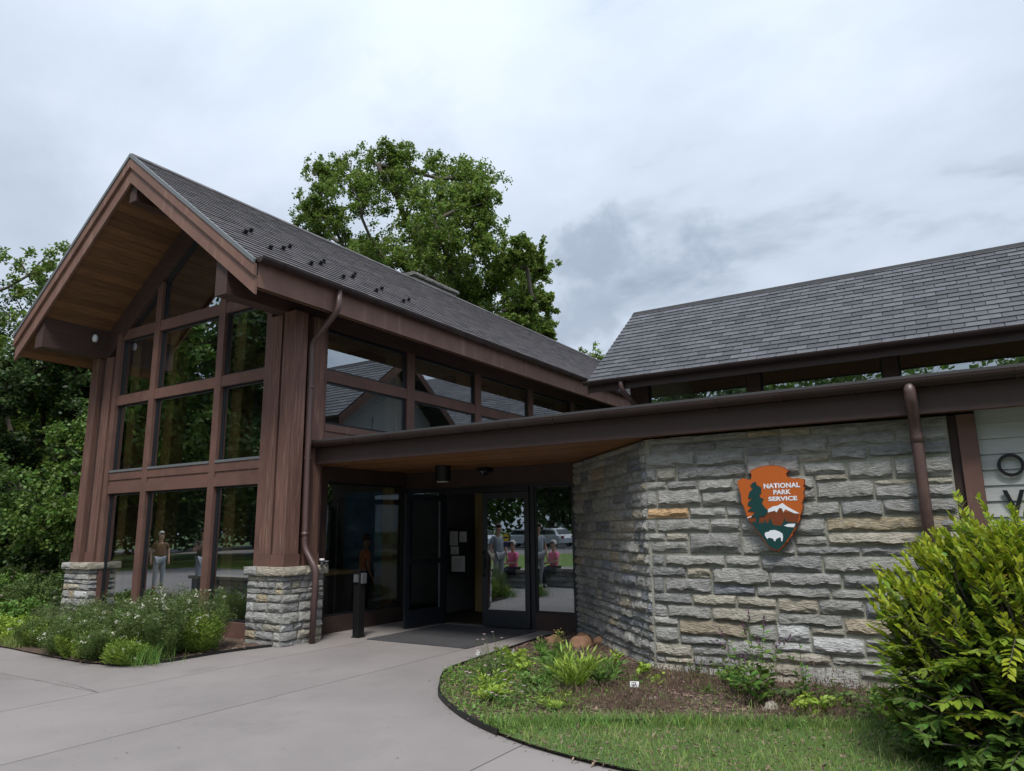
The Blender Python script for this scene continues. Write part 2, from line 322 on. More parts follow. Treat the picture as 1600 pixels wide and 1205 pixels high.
# one detailed leaf (folded along the midrib, drooping a little), along +Y, unit length
def leaf_template(w=.46, fold=.10, droop=.10, tipw=.55):
    ts = [0, .22, .5, .78, 1]; ws = [.03, .75, 1, tipw, 0]
    mid = [(0, t, -droop*t*t) for t in ts]; v = list(mid)
    for sgn in (1, -1):
        v += [(sgn*w*.5*ws[i], ts[i], -droop*ts[i]**2+fold*w*ws[i]) for i in range(1, 4)]
    f = []
    for b, flip in ((5, 0), (8, 1)):
        q = [(0, b, 1), (1, b, b+1, 2), (2, b+1, b+2, 3), (3, b+2, 4)]
        f += [tuple(reversed(x)) if flip else x for x in q]
    return v, f
LT_V, LT_F = leaf_template()
LT_Va = np.array(LT_V); LT_T = np.array([t for f in LT_F for t in ([f] if len(f) == 3 else [(f[0], f[1], f[2]), (f[0], f[2], f[3])])])
def detailed_leaves(P, D, Nn, ln):
    D = unit(D); X = unit(np.cross(D, Nn)); Z = np.cross(X, D); n = len(P); ln = np.reshape(ln, (-1, 1, 1))
    v = P[:, None, :] + ln*(X[:, None, :]*LT_Va[None, :, 0:1]+D[:, None, :]*LT_Va[None, :, 1:2]+Z[:, None, :]*LT_Va[None, :, 2:3])
    f = LT_T[None]+np.arange(n)[:, None, None]*len(LT_Va)
    return v.reshape(-1, 3), f.reshape(-1, 3)
def basis(P, D, Nn, ln):
    D = Vector(D).normalized(); X = D.cross(Vector(Nn)).normalized(); Z = X.cross(D)
    m = Matrix((X*ln, D*ln, Z*ln)).transposed().to_4x4(); m.translation = Vector(P); return m
def put(name, me, m, parent, W, color=None):
    o = bpy.data.objects.new(name, me); col.objects.link(o)
    if m is not None and not me.materials: me.materials.append(MT[m])
    o.parent = parent; o.matrix_parent_inverse = Matrix.Translation(parent_world(parent)).inverted(); o.matrix_basis = W; o['wl'] = (0, 0, 0)
    if color: o.color = color
    return o

# ================================================================ GROUND
g = MB().add([(-900, -900, -.06), (900, -900, -.06), (900, 900, -.06), (-900, 900, -.06)], [(0, 1, 2, 3)])
tag(ob('ground', g, 'ground'), kind='structure')
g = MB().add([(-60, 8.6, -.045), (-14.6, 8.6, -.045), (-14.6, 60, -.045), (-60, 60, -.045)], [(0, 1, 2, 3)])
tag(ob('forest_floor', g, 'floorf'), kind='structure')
pave = ob('pavement', MB().add([(-17.5, -6.4, -.008), (9, -6.4, -.008), (9, 10.3, -.008), (-17.5, 10.3, -.008)], [(0, 1, 2, 3)]), 'joint'); tag(pave, kind='structure')
xs = [-17.5, -11.6, -7.56, -5.84, -2.95, .2, 9]; ysl = {0: [-6.4, -1.5, 4.4, 10.3], 1: [-6.4, 0, 4.2, 10.3], 2: [-6.4, 1.2, 10.3], 3: [-6.4, 1.0, 10.3], 4: [-6.4, -1.5, 4.75, 10.3], 5: [-6.4, -1, 10.3]}
for i in range(6):
    for a, b in zip(ysl[i][:-1], ysl[i][1:]):
        j = .006
        m_ = MB().box(xs[i]+j, a+j, -.05, xs[i+1]-j, b-j, 0.0)
        s = ob('slab', m_, 'concrete', pave)

# ================================================================ STONES
def stone_mesh(w, h, d, seed, rough=1.0, ends=False):
    r = random.Random(seed)
    nx = max(3, int(round(w/.045))); ny = 4 if h < .12 else 5
    base = (.020+.018*r.random())*rough*min(1.3, max(.5, h/.11)); ph = r.uniform(0, 6); led = r.choice([.16, .22, .3, .4]); tz_ = [0, .10, led, .62, 1] if ny == 4 else [0, .08, led*.8, led+.12, .72, 1]
    v = []
    for j in range(ny+1):
        tz = tz_[j]
        for i in range(nx+1):
            tx = i/nx
            edge = (j in (0, ny)) or (i in (0, nx))
            jx = jz = 0
            if edge:
                y = 0.0
                if j in (0, ny): jz = r.uniform(-.003, .002) if j == ny else r.uniform(-.002, .003)
                if i in (0, nx): jx = r.uniform(.0, .004)*(1 if i == 0 else -1)
            else:
                prof = (.18, 1.0, .85, .6)[min(j-1, 3)] if ny == 4 else (.15, .95, 1.0, .62)[min(j-1, 3)]
                ledge = .012*math.sin(ph+tx*w*11+tz*3)*rough
                y = -(base*prof+ledge*.5*prof+r.uniform(-.007, .009)*rough)
                jx = r.uniform(-.012, .012); jz = (r.uniform(-.010, .010)+.010*math.sin(ph+tx*w*14))*min(1, h/.12)
                if i in (1, nx-1): y *= .85; jx += (-.025 if i == 1 else .025)*min(1, w/.3)
                pass
            v.append((w*tx+jx, y, h*tz+jz))
    n = (nx+1)*(ny+1); f = []
    for j in range(ny):
        for i in range(nx):
            a = j*(nx+1)+i; q = (a, a+1, a+nx+2, a+nx+1)
            f += [(q[0], q[1], q[2]), (q[0], q[2], q[3])] if r.random() < .5 else [(q[0], q[1], q[3]), (q[1], q[2], q[3])]
    v += [(0, d, 0), (w, d, 0), (0, d, h), (w, d, h)]
    bot = list(range(0, nx+1)); top = list(range(ny*(nx+1), (ny+1)*(nx+1))); lf = [j*(nx+1) for j in range(ny+1)]; rg = [j*(nx+1)+nx for j in range(ny+1)]
    f += [tuple(reversed(bot))+(n, n+1), tuple(top)+(n+3, n+2), tuple(lf)+(n+2, n), tuple(reversed(rg))+(n+1, n+3)]
    me = bpy.data.meshes.new('stone'); me.from_pydata(v, [], f); me.materials.append(MT['stone']); return me
def stone_col(t, r):
    k = r.uniform(.86, 1.16)
    pal = {'g': [(.36, .36, .352), (.41, .41, .40), (.45, .445, .425), (.33, .333, .335), (.42, .42, .40), (.48, .475, .45)], 'y': [(.50, .455, .37), (.48, .45, .38)], 'o': [(.52, .44, .31), (.50, .43, .33)],
           'O': [(.66, .44, .25)], 'w': [(.68, .69, .69)], 'b': [(.28, .295, .33)]}[t]
    c = r.choice(pal); return (c[0]*k, c[1]*k, c[2]*k, 1)
STONES = """-3.041 -2.525 2.493 2.562 g;-2.516 -1.922 2.511 2.572 g;-1.915 -1.589 2.490 2.570 o;-1.571 -1.278 2.473 2.577 y;-3.080 -3.056 2.371 2.561 g;-3.038 -2.663 2.388 2.495 g;-2.653 -2.259 2.384 2.488 g;-2.249 -1.579 2.385 2.489 g;-1.562 -1.118 2.284 2.467 g;-3.096 -2.510 2.222 2.388 g;-2.496 -1.959 2.219 2.372 g;-1.945 -1.576 2.295 2.373 g;-3.099 -2.981 2.075 2.209 g;-2.973 -2.737 2.076 2.214 y;-2.719 -1.956 2.071 2.212 g;-1.941 -1.406 2.073 2.277 g;-1.419 -1.116 2.193 2.272 y;-1.368 -0.973 2.061 2.170 g;-3.100 -2.859 1.983 2.062 g;-2.846 -2.508 1.975 2.060 g;-2.493 -2.100 1.935 2.058 g;-2.091 -1.887 1.932 2.051 g;-1.521 -1.284 1.924 2.051 g;-1.270 -0.969 1.994 2.056 y;-1.444 -1.279 1.806 1.927 g;-3.106 -2.984 1.783 1.958 g;-2.970 -2.461 1.781 1.965 g;-2.459 -1.910 1.776 1.928 g;-0.956 -0.556 2.002 2.168 g;-0.538 -0.124 1.991 2.171 g;-1.266 -0.742 1.805 1.982 g;-0.734 -0.129 1.916 1.975 y;-0.730 -0.134 1.794 1.920 g;-1.264 -0.820 2.474 2.545 g;-0.806 -0.126 2.456 2.551 g;-1.111 -0.504 2.335 2.451 g;-0.493 -0.131 2.334 2.451 g;-1.102 -0.767 2.199 2.325 g;-0.753 -0.133 2.207 2.322 g;-1.566 -1.066 1.634 1.783 g;-1.049 -0.687 1.637 1.790 g;-0.673 -0.128 1.650 1.788 g;-1.647 -1.217 1.455 1.619 g;-1.199 -0.111 1.491 1.622 o;-0.457 -0.111 1.518 1.598 g;-1.514 -1.213 1.357 1.443 g;-1.208 -0.111 1.357 1.474 y;-3.103 -2.619 1.651 1.761 O;-2.605 -2.203 1.654 1.757 g;-2.193 -1.832 1.652 1.756 g;-3.110 -3.004 1.504 1.632 g;-2.992 -2.391 1.504 1.636 g;-2.375 -2.062 1.501 1.631 g;-2.047 -1.815 1.455 1.625 g;-3.105 -2.901 1.409 1.483 g;-2.890 -2.638 1.408 1.484 y;-2.626 -2.065 1.271 1.485 g;-2.055 -1.523 1.261 1.442 g;-1.512 -0.921 1.265 1.338 g;-0.910 -0.111 1.263 1.336 g;-3.074 -2.646 1.281 1.390 g;-3.074 -2.927 1.135 1.243 g;-2.917 -2.250 1.131 1.245 g;-2.240 -1.884 1.132 1.246 g;-1.873 -1.283 1.088 1.249 g;-1.265 -0.111 1.094 1.244 g;-3.088 -2.689 1.011 1.119 g;-2.677 -2.410 1.010 1.114 y;-2.393 -1.808 0.951 1.116 g;-1.800 -1.119 0.953 1.079 g;-1.101 -0.111 0.951 1.067 g;-3.071 -2.947 0.847 1.003 g;-2.931 -2.413 0.847 0.995 g;-2.398 -1.954 0.840 0.939 b;-1.938 -1.230 0.840 0.936 g;-1.215 -0.111 0.846 0.928 g;-3.073 -2.637 0.725 0.833 g;-2.626 -2.162 0.725 0.834 y;-2.149 -1.755 0.723 0.832 y;-1.741 -1.359 0.688 0.830 y;-1.348 -0.939 0.689 0.828 g;-0.926 -0.111 0.674 0.819 b;-3.079 -2.931 0.593 0.715 g;-2.920 -2.435 0.584 0.711 g;-2.421 -1.760 0.573 0.705 y;-1.750 -1.145 0.572 0.682 g;-3.087 -2.808 0.488 0.580 g;-2.797 -2.076 0.411 0.567 o;-2.056 -1.781 0.405 0.559 g;-1.769 -1.454 0.414 0.575 w;-1.437 -1.138 0.493 0.554 y;-1.125 -0.111 0.516 0.656 o;-3.077 -2.811 0.315 0.474 g;-2.792 -2.295 0.311 0.397 g;-1.439 -0.974 0.315 0.469 w;-0.958 -0.111 0.425 0.469 g;-0.961 -0.111 0.334 0.393 g;-2.281 -1.817 0.210 0.389 g;-1.800 -1.451 0.310 0.393 w;-3.082 -2.675 0.175 0.305 y;-2.661 -2.288 0.212 0.293 g;-1.807 -1.283 0.208 0.309 y;-1.266 -0.111 0.232 0.288 g;-3.086 -2.982 0.103 0.166 g;-2.976 -2.662 0.111 0.160 y;-2.658 -2.183 0.109 0.192 g;-2.173 -1.580 0.086 0.184 y;-1.568 -1.054 -0.064 0.180 g;-1.034 -0.111 0.118 0.187 g;-3.091 -2.784 -0.064 0.089 y;-2.774 -2.519 -0.064 0.095 g;-2.507 -2.059 -0.064 0.084 g;-2.045 -1.585 -0.064 0.091 y;-1.049 -0.111 -0.064 0.068 y"""
wall = thing('stone_wall', 'grey split stone wall with angled left face below the low eave', 'stone wall', (-3.1, 7.85, 0))
core = MB().prism([(-3.098, 7.864), (-.06, 7.864), (-.06, 8.25), (-2.95, 8.25), (-4.85, 10.30), (-5.165, 10.06)], 'z', -.05, 2.555)
ob('mortar_core', core, 'mortar', wall)
rs = random.Random(5)
for k, s in enumerate(STONES.split(';')):
    x0, x1, z0, z1, t = s.split(); x0, x1, z0, z1 = map(float, (x0, x1, z0, z1))
    if x1-x0 < .035: continue
    if x1 > -.15: x1 = -.064
    x0 += .002; x1 -= .002; z0 += .002; z1 -= .002
    put('stone', stone_mesh(x1-x0, min(z1, 2.556)-z0, .06, k), None, wall, Matrix.Translation((x0, 7.852, z0)), stone_col(t, rs))
# angled face of the wall: courses continue round the corner
d45 = Vector((-5.18+3.105, 10.06-7.852, 0)); L45 = d45.length; d45.normalize()
nrm = Vector((-d45.y, d45.x, 0)); nrm = nrm if nrm.y < 0 else -nrm
beds = [-.06, .10, .172, .312, .40, .483, .585, .72, .84, 1.005, 1.125, 1.255, 1.40, 1.497, 1.64, 1.775, 1.965, 2.07, 2.215, 2.385, 2.487, 2.556]
Wm = Matrix((-d45, -nrm, Vector((0, 0, 1)))).transposed().to_4x4()
k = 500
carry = {}
for b in range(len(beds)-1):
    z0, z1 = beds[b]+.007, beds[b+1]-.007; x = 0.0
    first = True
    while x < L45-.02:
        w = rs.uniform(.10, .2) if first else rs.choice([.16, .2, .26, .3, .36, .42, .5])*rs.uniform(.9, 1.1)
        if L45-x-w < .12: w = L45-x
        first = False
        if (b, round(x, 3)) in carry: pass
        t = rs.choices(['g', 'y', 'o', 'b'], [.76, .15, .03, .06])[0]
        h = z1-z0
        segs = [(z0, z1)] if not (h > .12 and rs.random() < .22) else [(z0, z0+h*.45-.006), (z0+h*.45+.006, z1)]
        for (q0, q1) in segs:
            # local X of stone runs towards the corner so that -Y points outward
            W = Wm.copy(); W.translation = Vector((-3.105, 7.852, q0))+d45*(x+w-.006)
            put('stone', stone_mesh(w-.012, q1-q0, .06, k, .95), None, wall, W, stone_col(t, rs)); k += 1
        x += w
# stone piers
def pier(name, label, x0, x1, y0, y1, seed, h=.95, left=False):
    r = random.Random(seed); p = thing(name, label, 'stone pier', ((x0+x1)/2, (y0+y1)/2, 0), 'stone piers under the gable posts')
    ob('mortar_core', MB().box(x0+.02, y0+.02, -.05, x1-.02, y1-.02, h-.005), 'mortar', p)
    hs = [.09, .12, .10, .15, .13, .11, .07, .10, .08]; z = -.02; k = seed*100
    sc = (h-z)/sum(hs)
    for c, hh in enumerate(hs):
        hh *= sc; odd = c % 2
        def run(a, b, cols, Wf):
            nonlocal k
            x = a
            while x < b-.01:
                w = r.choice([.16, .22, .3, .38]);
                if b-x-w < .14: w = b-x
                t = r.choices(['g', 'y', 'o', 'w'], [.66, .18, .07, .09])[0]
                put('stone', stone_mesh(w-.01, hh-.012, .08, k, .8), None, p, Wf(x+.005), stone_col(t, r)); k += 1; x += w
        run(x0, x1, 0, lambda s, z=z: Matrix.Translation((s, y0, z+.006)))
        Rz = Matrix.Rotation(R(90), 4, 'Z')
        def W2(s, z=z): m = Rz.copy(); m.translation = Vector((x1, s, z+.006)); return m
        run(y0+.004, y1, 1, W2)
        Rl = Matrix.Rotation(R(-90), 4, 'Z')
        def W3(s, z=z): m = Rl.copy(); m.translation = Vector((x0, y0+y1-s, z+.006)); return m
        run(y0, y1-.004, 2, W3)
        z += hh
    cz0, cz1 = h, h+.115; a = x0-.05; n = 3; w = (x1-x0+.1)/n
    for i in range(n):
        put('cap_stone', stone_mesh(w-.008, cz1-cz0, (y1-y0)/2+.05, k, .5), None, p, Matrix.Translation((a+i*w+.004, y0-.045, cz0)), stone_col('y' if i else 'g', r)); k += 1
    Rz = Matrix.Rotation(R(90), 4, 'Z')
    for i in range(2):
        m = Rz.copy(); L = (y1-y0+.09)/2; m.translation = Vector((x1+.05, y0-.045+i*L+.004, cz0)); put('cap_stone', stone_mesh(L-.008, cz1-cz0, .3, k, .5), None, p, m, stone_col('y', r)); k += 1
    ob('cap_core', MB().box(x0, y0, cz0+.002, x1, y1+.02, cz1-.004), 'mortar', p)
    return p
pier('stone_pier', 'stacked stone pier behind the brown downpipe at the entrance corner', -8.94, -8.19, 6.98, 7.74, 3)
pier('stone_pier', 'stone pier at the far left corner beside the flowering shrubs', -14.06, -13.25, 6.98, 7.74, 4)

# ================================================================ SLATES
def slate_mesh(w, l, t=.011):
    # lies in local XY (x across, y up the slope), butt at y=0 raised; thin wedge
    v = [(0, 0, .012), (w, 0, .012), (w, l, .002), (0, l, .002), (0, 0, .012+t), (w, 0, .012+t), (w, l, .004), (0, l, .004)]
    f = [(0, 3, 2, 1), (4, 5, 6, 7), (0, 1, 5, 4), (1, 2, 6, 5), (2, 3, 7, 6), (3, 0, 4, 7)]
    return v, f
def lay_slates(parent, O, X, Y, length, rise, near, matname, W=.30, E=.146, keep=300, clip=None):
    """O origin at eave start, X along the eave, Y up the slope; near = function(centre) -> sort key"""
    O, X, Y = Vector(O), Vector(X).normalized(), Vector(Y).normalized(); Z = X.cross(Y)
    rows = int(rise/E); items = []
    r = random.Random(1)
    for i in range(rows):
        x = -W*(.5 if i % 2 else 0)
        while x < length:
            a = max(0, x); b = min(length, x+W)
            if b-a > .04: items.append((a, b, i*E, i))
            x += W
    items.sort(key=lambda q: near(O+X*((q[0]+q[1])/2)+Y*q[2]))
    cache = {}
    rest_v = []; rest_f = []
    for n, (a, b, y, i) in enumerate(items):
        w = round(b-a-.008, 3); l = min(E+.05, rise-y+.0)
        jit = r.uniform(-.004, .004)
        P = O+X*(a+.004)+Y*(y+jit)+Z*r.uniform(0, .003)
        if n < keep:
            key = (w, round(l, 3))
            if key not in cache:
                v, f = slate_mesh(w, l); me = bpy.data.meshes.new('slate'); me.from_pydata(v, [], f); me.materials.append(MT[matname]); cache[key] = me
            m = Matrix((X, Y, Z)).transposed().to_4x4(); m.translation = P
            put('slate', cache[key], None, parent, m)
        else:
            v, f = slate_mesh(w, l); o = len(rest_v)
            rest_v += [tuple(P+X*p[0]+Y*p[1]+Z*p[2]) for p in v]; rest_f += [tuple(q+o for q in ff) for ff in f]
    if rest_v:
        me = bpy.data.meshes.new('slates'); me.from_pydata(rest_v, [], rest_f); o = link('far_slates', me, matname, parent); o['wl'] = (0, 0, 0); o['kind'] = 'stuff'

def gutter(parent, axis, a, b, c1, c2, r, jstep=.62, name='gutter'):
    g_ = ob(name, MB().half(axis, a, b, c1, c2, r), 'gutter', parent)
    if True:
        m_ = MB()
        for e in (a, b):
            pr = [(c1+(r-.001)*math.cos(math.pi+math.pi*k/10), c2+(r-.001)*math.sin(math.pi+math.pi*k/10)) for k in range(11)]
            m_.prism(pr, axis, e, e+.006*(1 if e == a else -1))
        ob('end_cap', m_, 'gutter', g_)
    t = a+jstep*.6
    m0 = None
    while t < b:
        m_ = MB().half(axis, 0, .022, c1, c2, r+.011, .011)
        if m0 is None: m0 = m_.mesh('gutter_joint'); m0.materials.append(MT['gutter'])
        o = bpy.data.objects.new('gutter_joint', m0); col.objects.link(o); o.parent = g_; o.location = (t, 0, 0) if axis == 'x' else (0, t, 0)
        t += jstep
    return g_
def arcpath(pts, r=.07, n=4):
    """round the corners of a polyline"""
    pts = [Vector(p) for p in pts]; out = [pts[0]]
    for a, b, c in zip(pts, pts[1:], pts[2:]):
        d1 = (a-b).normalized(); d2 = (c-b).normalized(); q = min(r, (a-b).length*.45, (c-b).length*.45)
        p1, p2 = b+d1*q, b+d2*q
        for k in range(n+1):
            t = k/n; out.append(p1*(1-t)**2+b*2*t*(1-t)+p2*t*t)
    out.append(pts[-1]); return out

# ================================================================ GABLED HALL
XR, HW, ZR, SL = -11.15, 3.37, 7.80, .77
YR0, YR1 = 5.90, 24.4
hall = thing('gabled_hall', 'tall brown timber gable hall with large front windows and grey slate roof', 'building', (XR, 7.2, 0))
def zroof(x): return ZR-SL*abs(x-XR)
SLN = math.hypot(1, SL)
# roof deck (two slopes) between soffit planks and slates
deck = MB()
for sg in (1, -1):
    deck.prism([(XR, ZR-.03), (XR+sg*HW, ZR-.03-SL*HW), (XR+sg*HW, ZR-.20-SL*HW), (XR, ZR-.20)], 'y', YR0+.02, YR1)
roof = ob('roof', deck, 'deck', hall)
lay_slates(roof, (XR+HW+.01, YR0-.02, ZR-.025-SL*(HW+.01)), (0, 1, 0), (-1, 0, SL), YR1-YR0, (HW)*SLN, lambda c: (c-Vector((0, 0, 1.5))).length, 'slate_far')
lay_slates(roof, (XR-HW-.01, YR1, ZR-.025-SL*(HW+.01)), (0, -1, 0), (1, 0, SL), YR1-YR0+.02, (HW)*SLN, lambda c: 0, 'slate_far', keep=0)
rc = MB(); y = YR0-.02
while y < YR1:
    for sg in (1, -1):
        rc.prism([(XR, ZR+.022), (XR+sg*.13, ZR+.022-SL*.13), (XR+sg*.13, ZR+.004-SL*.13), (XR, ZR+.004)], 'y', y, y+.292)
    y += .3
ob('ridge_cap', rc, 'slate_far', roof)
# rake: drip edge, upper board, lower board, each side one part
for sg in (1, -1):
    e = HW+.01
    def rk(nm, t0, t1, ya, yb, mt, ee=e):
        ob(nm, MB().prism([(XR, ZR-t0), (XR+sg*ee, ZR-t0-SL*ee), (XR+sg*ee, ZR-t1-SL*ee), (XR, ZR-t1)], 'y', ya, yb), mt, hall)
    rk('drip_edge', -.008, .062, 5.85, 5.885, 'drip')
    rk('upper_rake_board', .064, .232, 5.868, 5.918, 'fascia')
    rk('lower_rake_board', .222, .50, 5.91, 5.95, 'fascia', e-.015)
for sg in (1, -1):
    x0 = XR+sg*(HW-.03); x1 = XR+sg*(HW+.002)
    ob('eave_fascia', MB().box(min(x0, x1), 5.952, 4.735+.085, max(x0, x1), YR1, 5.17), 'fascia', hall)
gutter(hall, 'y', 5.90, YR1, XR+HW+.082, 5.215, .075)
gutter(hall, 'y', 5.90, YR1, XR-HW-.082, 5.215, .075)
# soffit planks parallel to the roof, running front to back
zs = lambda x: 7.36-SL*abs(x-XR)
npl = 26
for sg in (1, -1):
    W_ = (HW-.035)/npl
    for i in range(npl):
        a = i*W_+.003; b = (i+1)*W_-.003
        if i == 0: a = .10
        dz = rs.uniform(0, .004)
        ob('plank', MB().prism([(XR+sg*a, zs(XR+a)+.02+dz), (XR+sg*b, zs(XR+b)+.02+dz), (XR+sg*b, zs(XR+b)+dz), (XR+sg*a, zs(XR+a)+dz)], 'y', 5.952, 20), 'soffit', hall)
ob('ridge_beam', MB().box(XR-.10, 5.975, 6.98, XR+.10, 20, 7.30), 'beam', hall)
for x0, x1 in ((-8.74, -8.48), (-13.93, -13.67)):
    xm = max(abs(x0-XR), abs(x1-XR))
    pts = [(x0, 4.87), (x1, 4.87), (x1, zs(x1)-.004), (x0, zs(x0)-.004)]
    ob('eave_beam', MB().prism(pts, 'y', 5.972, 7.75), 'beam', hall)
# corner posts: three square timbers round a core, with a base box each
def corner_posts(x_out, sg):
    # sg=+1: right corner (outer side at +x); posts at outer corner, inner front, outer back
    w = .25
    def post(px0, py0, px1=None, py1=None, z1=4.868):
        px1 = px0+w if px1 is None else px1; py1 = py0+w if py1 is None else py1
        p = ob('post', MB().box(px0, py0, 1.24, px1, py1, z1), 'wood', hall)
        ob('post_base', MB().box(px0-.018, py0-.018, 1.066, px1+.018, py1+.018, 1.238), 'trim', p)
    a = x_out-w if sg > 0 else x_out
    post(a, 7.05)
    post(a-.37 if sg > 0 else a+.37, 7.11)
    post(a-.05 if sg > 0 else a+.05, 7.46)
    lo, hi = (a-.34, a+.06) if sg > 0 else (a+w-.06, a+w+.34)
    ob('post_core', MB().box(lo, 7.14, 1.07, hi, 7.68, 4.866), 'base', hall)
corner_posts(-8.27, 1); corner_posts(-14.0, -1)
# front glazing wall
YG = 7.2
gx = [(-13.21, -12.18), (-12.0, -10.30), (-10.12, -9.03)]
rows = [(.24, 2.28), (2.68, 3.91), (4.09, 5.17)]
fr = MB()
yb0, yb1 = YG-.05, YG+.12
def window(parent, x0, x1, z0, z1, Y, axis='y', gl='glass'):
    """dark gasket frame with its pane; axis 'y': faces -y at Y; axis 'x': faces +x at X=Y with x0,x1 along y"""
    t = .032
    m_ = MB()
    def bx(a0, b0, a1, b1):
        if axis == 'y': m_.box(a0, Y+.006, b0, a1, Y+.05, b1)
        else: m_.box(Y-.05, a0, b0, Y-.006, a1, b1)
    bx(x0, z0, x0+t, z1); bx(x1-t, z0, x1, z1); bx(x0+t, z0, x1-t, z0+t); bx(x0+t, z1-t, x1-t, z1)
    w_ = ob('window', m_, 'darkedge', parent)
    p = MB().box(x0+t, Y+.026, z0+t, x1-t, Y+.034, z1-t) if axis == 'y' else MB().box(Y-.034, x0+t, z0+t, Y-.026, x1-t, z1-t)
    # single sheet pane so that the reflection stays clean
    p = MB()
    if axis == 'y': p.add([(x0+t, Y+.03, z0+t), (x1-t, Y+.03, z0+t), (x1-t, Y+.03, z1-t), (x0+t, Y+.03, z1-t)], [(0, 1, 2, 3)])
    else: p.add([(Y-.03, x0+t, z0+t), (Y-.03, x1-t, z0+t), (Y-.03, x1-t, z1-t), (Y-.03, x0+t, z1-t)], [(0, 1, 2, 3)])
    ob('pane', p, gl, w_)
    return w_
for a, b in gx:
    for z0, z1 in rows: window(hall, a, b, z0, z1, YG)
def vbar(x0, x1, z0, z1, nm='mullion', ya=yb0): ob(nm, MB().box(x0, ya, z0, x1, yb1, z1), 'trim', hall)
zt = lambda x: 6.80-SL*abs(x-XR)
vbar(-13.345, -13.21, -.02, 5.30, 'jamb', YG-.07); vbar(-9.03, -8.915, -.02, 5.30, 'jamb', YG-.07)
vbar(-12.17, -12.01, .0, 6.1); vbar(-10.29, -10.13, .0, 6.1)
spans = [(-13.21, -12.17), (-12.01, -10.29), (-10.13, -9.03)]
for a, b in spans:
    for z0, z1, nm in ((-.02, .24, 'base_panel'), (3.91, 4.09, 'transom'), (5.17, 5.36, 'transom')):
        ob(nm, MB().box(a, YG-.042, z0, b, yb1-.003, z1), 'trim', hall)
    sp_ = ob('spandrel', MB().box(a, YG-.03, 2.28, b, yb1-.003, 2.68), 'trim', hall)
    ob('spandrel_trim', MB().box(a, YG-.046, 2.52, b, YG-.031, 2.679), 'trim', sp_)
    ob('spandrel_trim', MB().box(a, YG-.052, 2.28, b, YG-.031, 2.43), 'trim', sp_)
    ob('sill', MB().box(a, YG-.06, 2.66, b, YG-.0425, 2.70), 'drip', sp_)
# gable triangle panes and slanted trims
def tri_window(poly):
    cx_ = sum(p[0] for p in poly)/len(poly); cz_ = sum(p[1] for p in poly)/len(poly)
    inner = [(cx_+(x-cx_)*.955, cz_+(z-cz_)*.955) for x, z in poly]; m_ = MB(); n = len(poly)
    for i in range(n):
        q = [poly[i], poly[(i+1) % n], inner[(i+1) % n], inner[i]]; m_.prism(q, 'y', YG+.006, YG+.05)
    w_ = ob('gable_window', m_, 'darkedge', hall)
    ob('pane', MB().add([(x, YG+.03, z) for x, z in inner], [tuple(range(n))]), 'glass', w_)
tri_window([(-13.0, 5.36), (-12.17, 5.36), (-12.17, zt(-12.17))])
tri_window([(-12.01, 5.36), (-10.29, 5.36), (-10.29, zt(-10.29)), (XR, zt(XR)), (-12.01, zt(-12.01))])
tri_window([(-10.13, 5.36), (-9.30, 5.36), (-10.13, zt(-10.13))])
for sg in (1, -1):
    ob('gable_trim', MB().prism([(XR, 6.80), (XR+sg*2.55, 6.80-SL*2.55), (XR+sg*2.55, 7.355-SL*2.55), (XR, 7.355)], 'y', YG-.055, yb1-.006), 'beam', hall)
# side wall (+x) with two rows of windows
XS = -8.6
my0 = [8.0+2.215*i for i in range(8)]
side = MB()
for i, y0 in enumerate(my0):
    y1 = y0+2.0
    if y1 > YR1: break
    window(hall, y0, y1, 3.26, 3.96, XS, 'x'); window(hall, y0, y1, 4.15, 4.83, XS, 'x')
    ob('mullion', MB().box(XS-.12, y1, 3.24, XS+.03, min(y1+.215, YR1), 4.85), 'trim', hall)
    ob('transom', MB().box(XS-.12, y0, 3.96, XS+.022, y1, 4.15), 'trim', hall)
ob('jamb', MB().box(XS-.12, 7.86, 2.93, XS+.03, 8.0, 4.85), 'trim', hall)
ob('header', MB().box(XS-.12, 7.76, 4.852, XS+.028, 24.3, 5.385), 'beam', hall)
lp = ob('lower_panel', MB().box(XS-.12, 8.0, 2.60, XS+.015, 24.3, 3.24), 'fascia', hall)
ob('panel_trim', MB().box(XS-.02, 8.0, 3.14, XS+.035, 24.3, 3.255), 'fascia', lp)
ob('window_sill', MB().box(XS-.02, 8.0, 3.2, XS+.045, 24.3, 3.262), 'drip', lp) if False else None
ob('side_post', MB().box(-8.6, 7.755, 1.07, -8.44, 7.86, 4.85), 'wood', hall)
# entrance side window, below the porch roof
window(hall, 8.12, 10.0, .25, 2.34, XS, 'x', 'sideglass')
ob('base_panel', MB().box(XS-.10, 7.74, -.02, XS+.012, 10.05, .25), 'base', hall)
ob('header', MB().box(XS-.10, 7.87, 2.34, XS+.012, 10.05, 2.60), 'base', hall)
ob('jamb', MB().box(XS-.10, 7.86, .25, XS+.02, 8.12, 2.34), 'base', hall); ob('jamb', MB().box(XS-.10, 10.0, .25, XS+.014, 10.14, 2.34), 'base', hall)
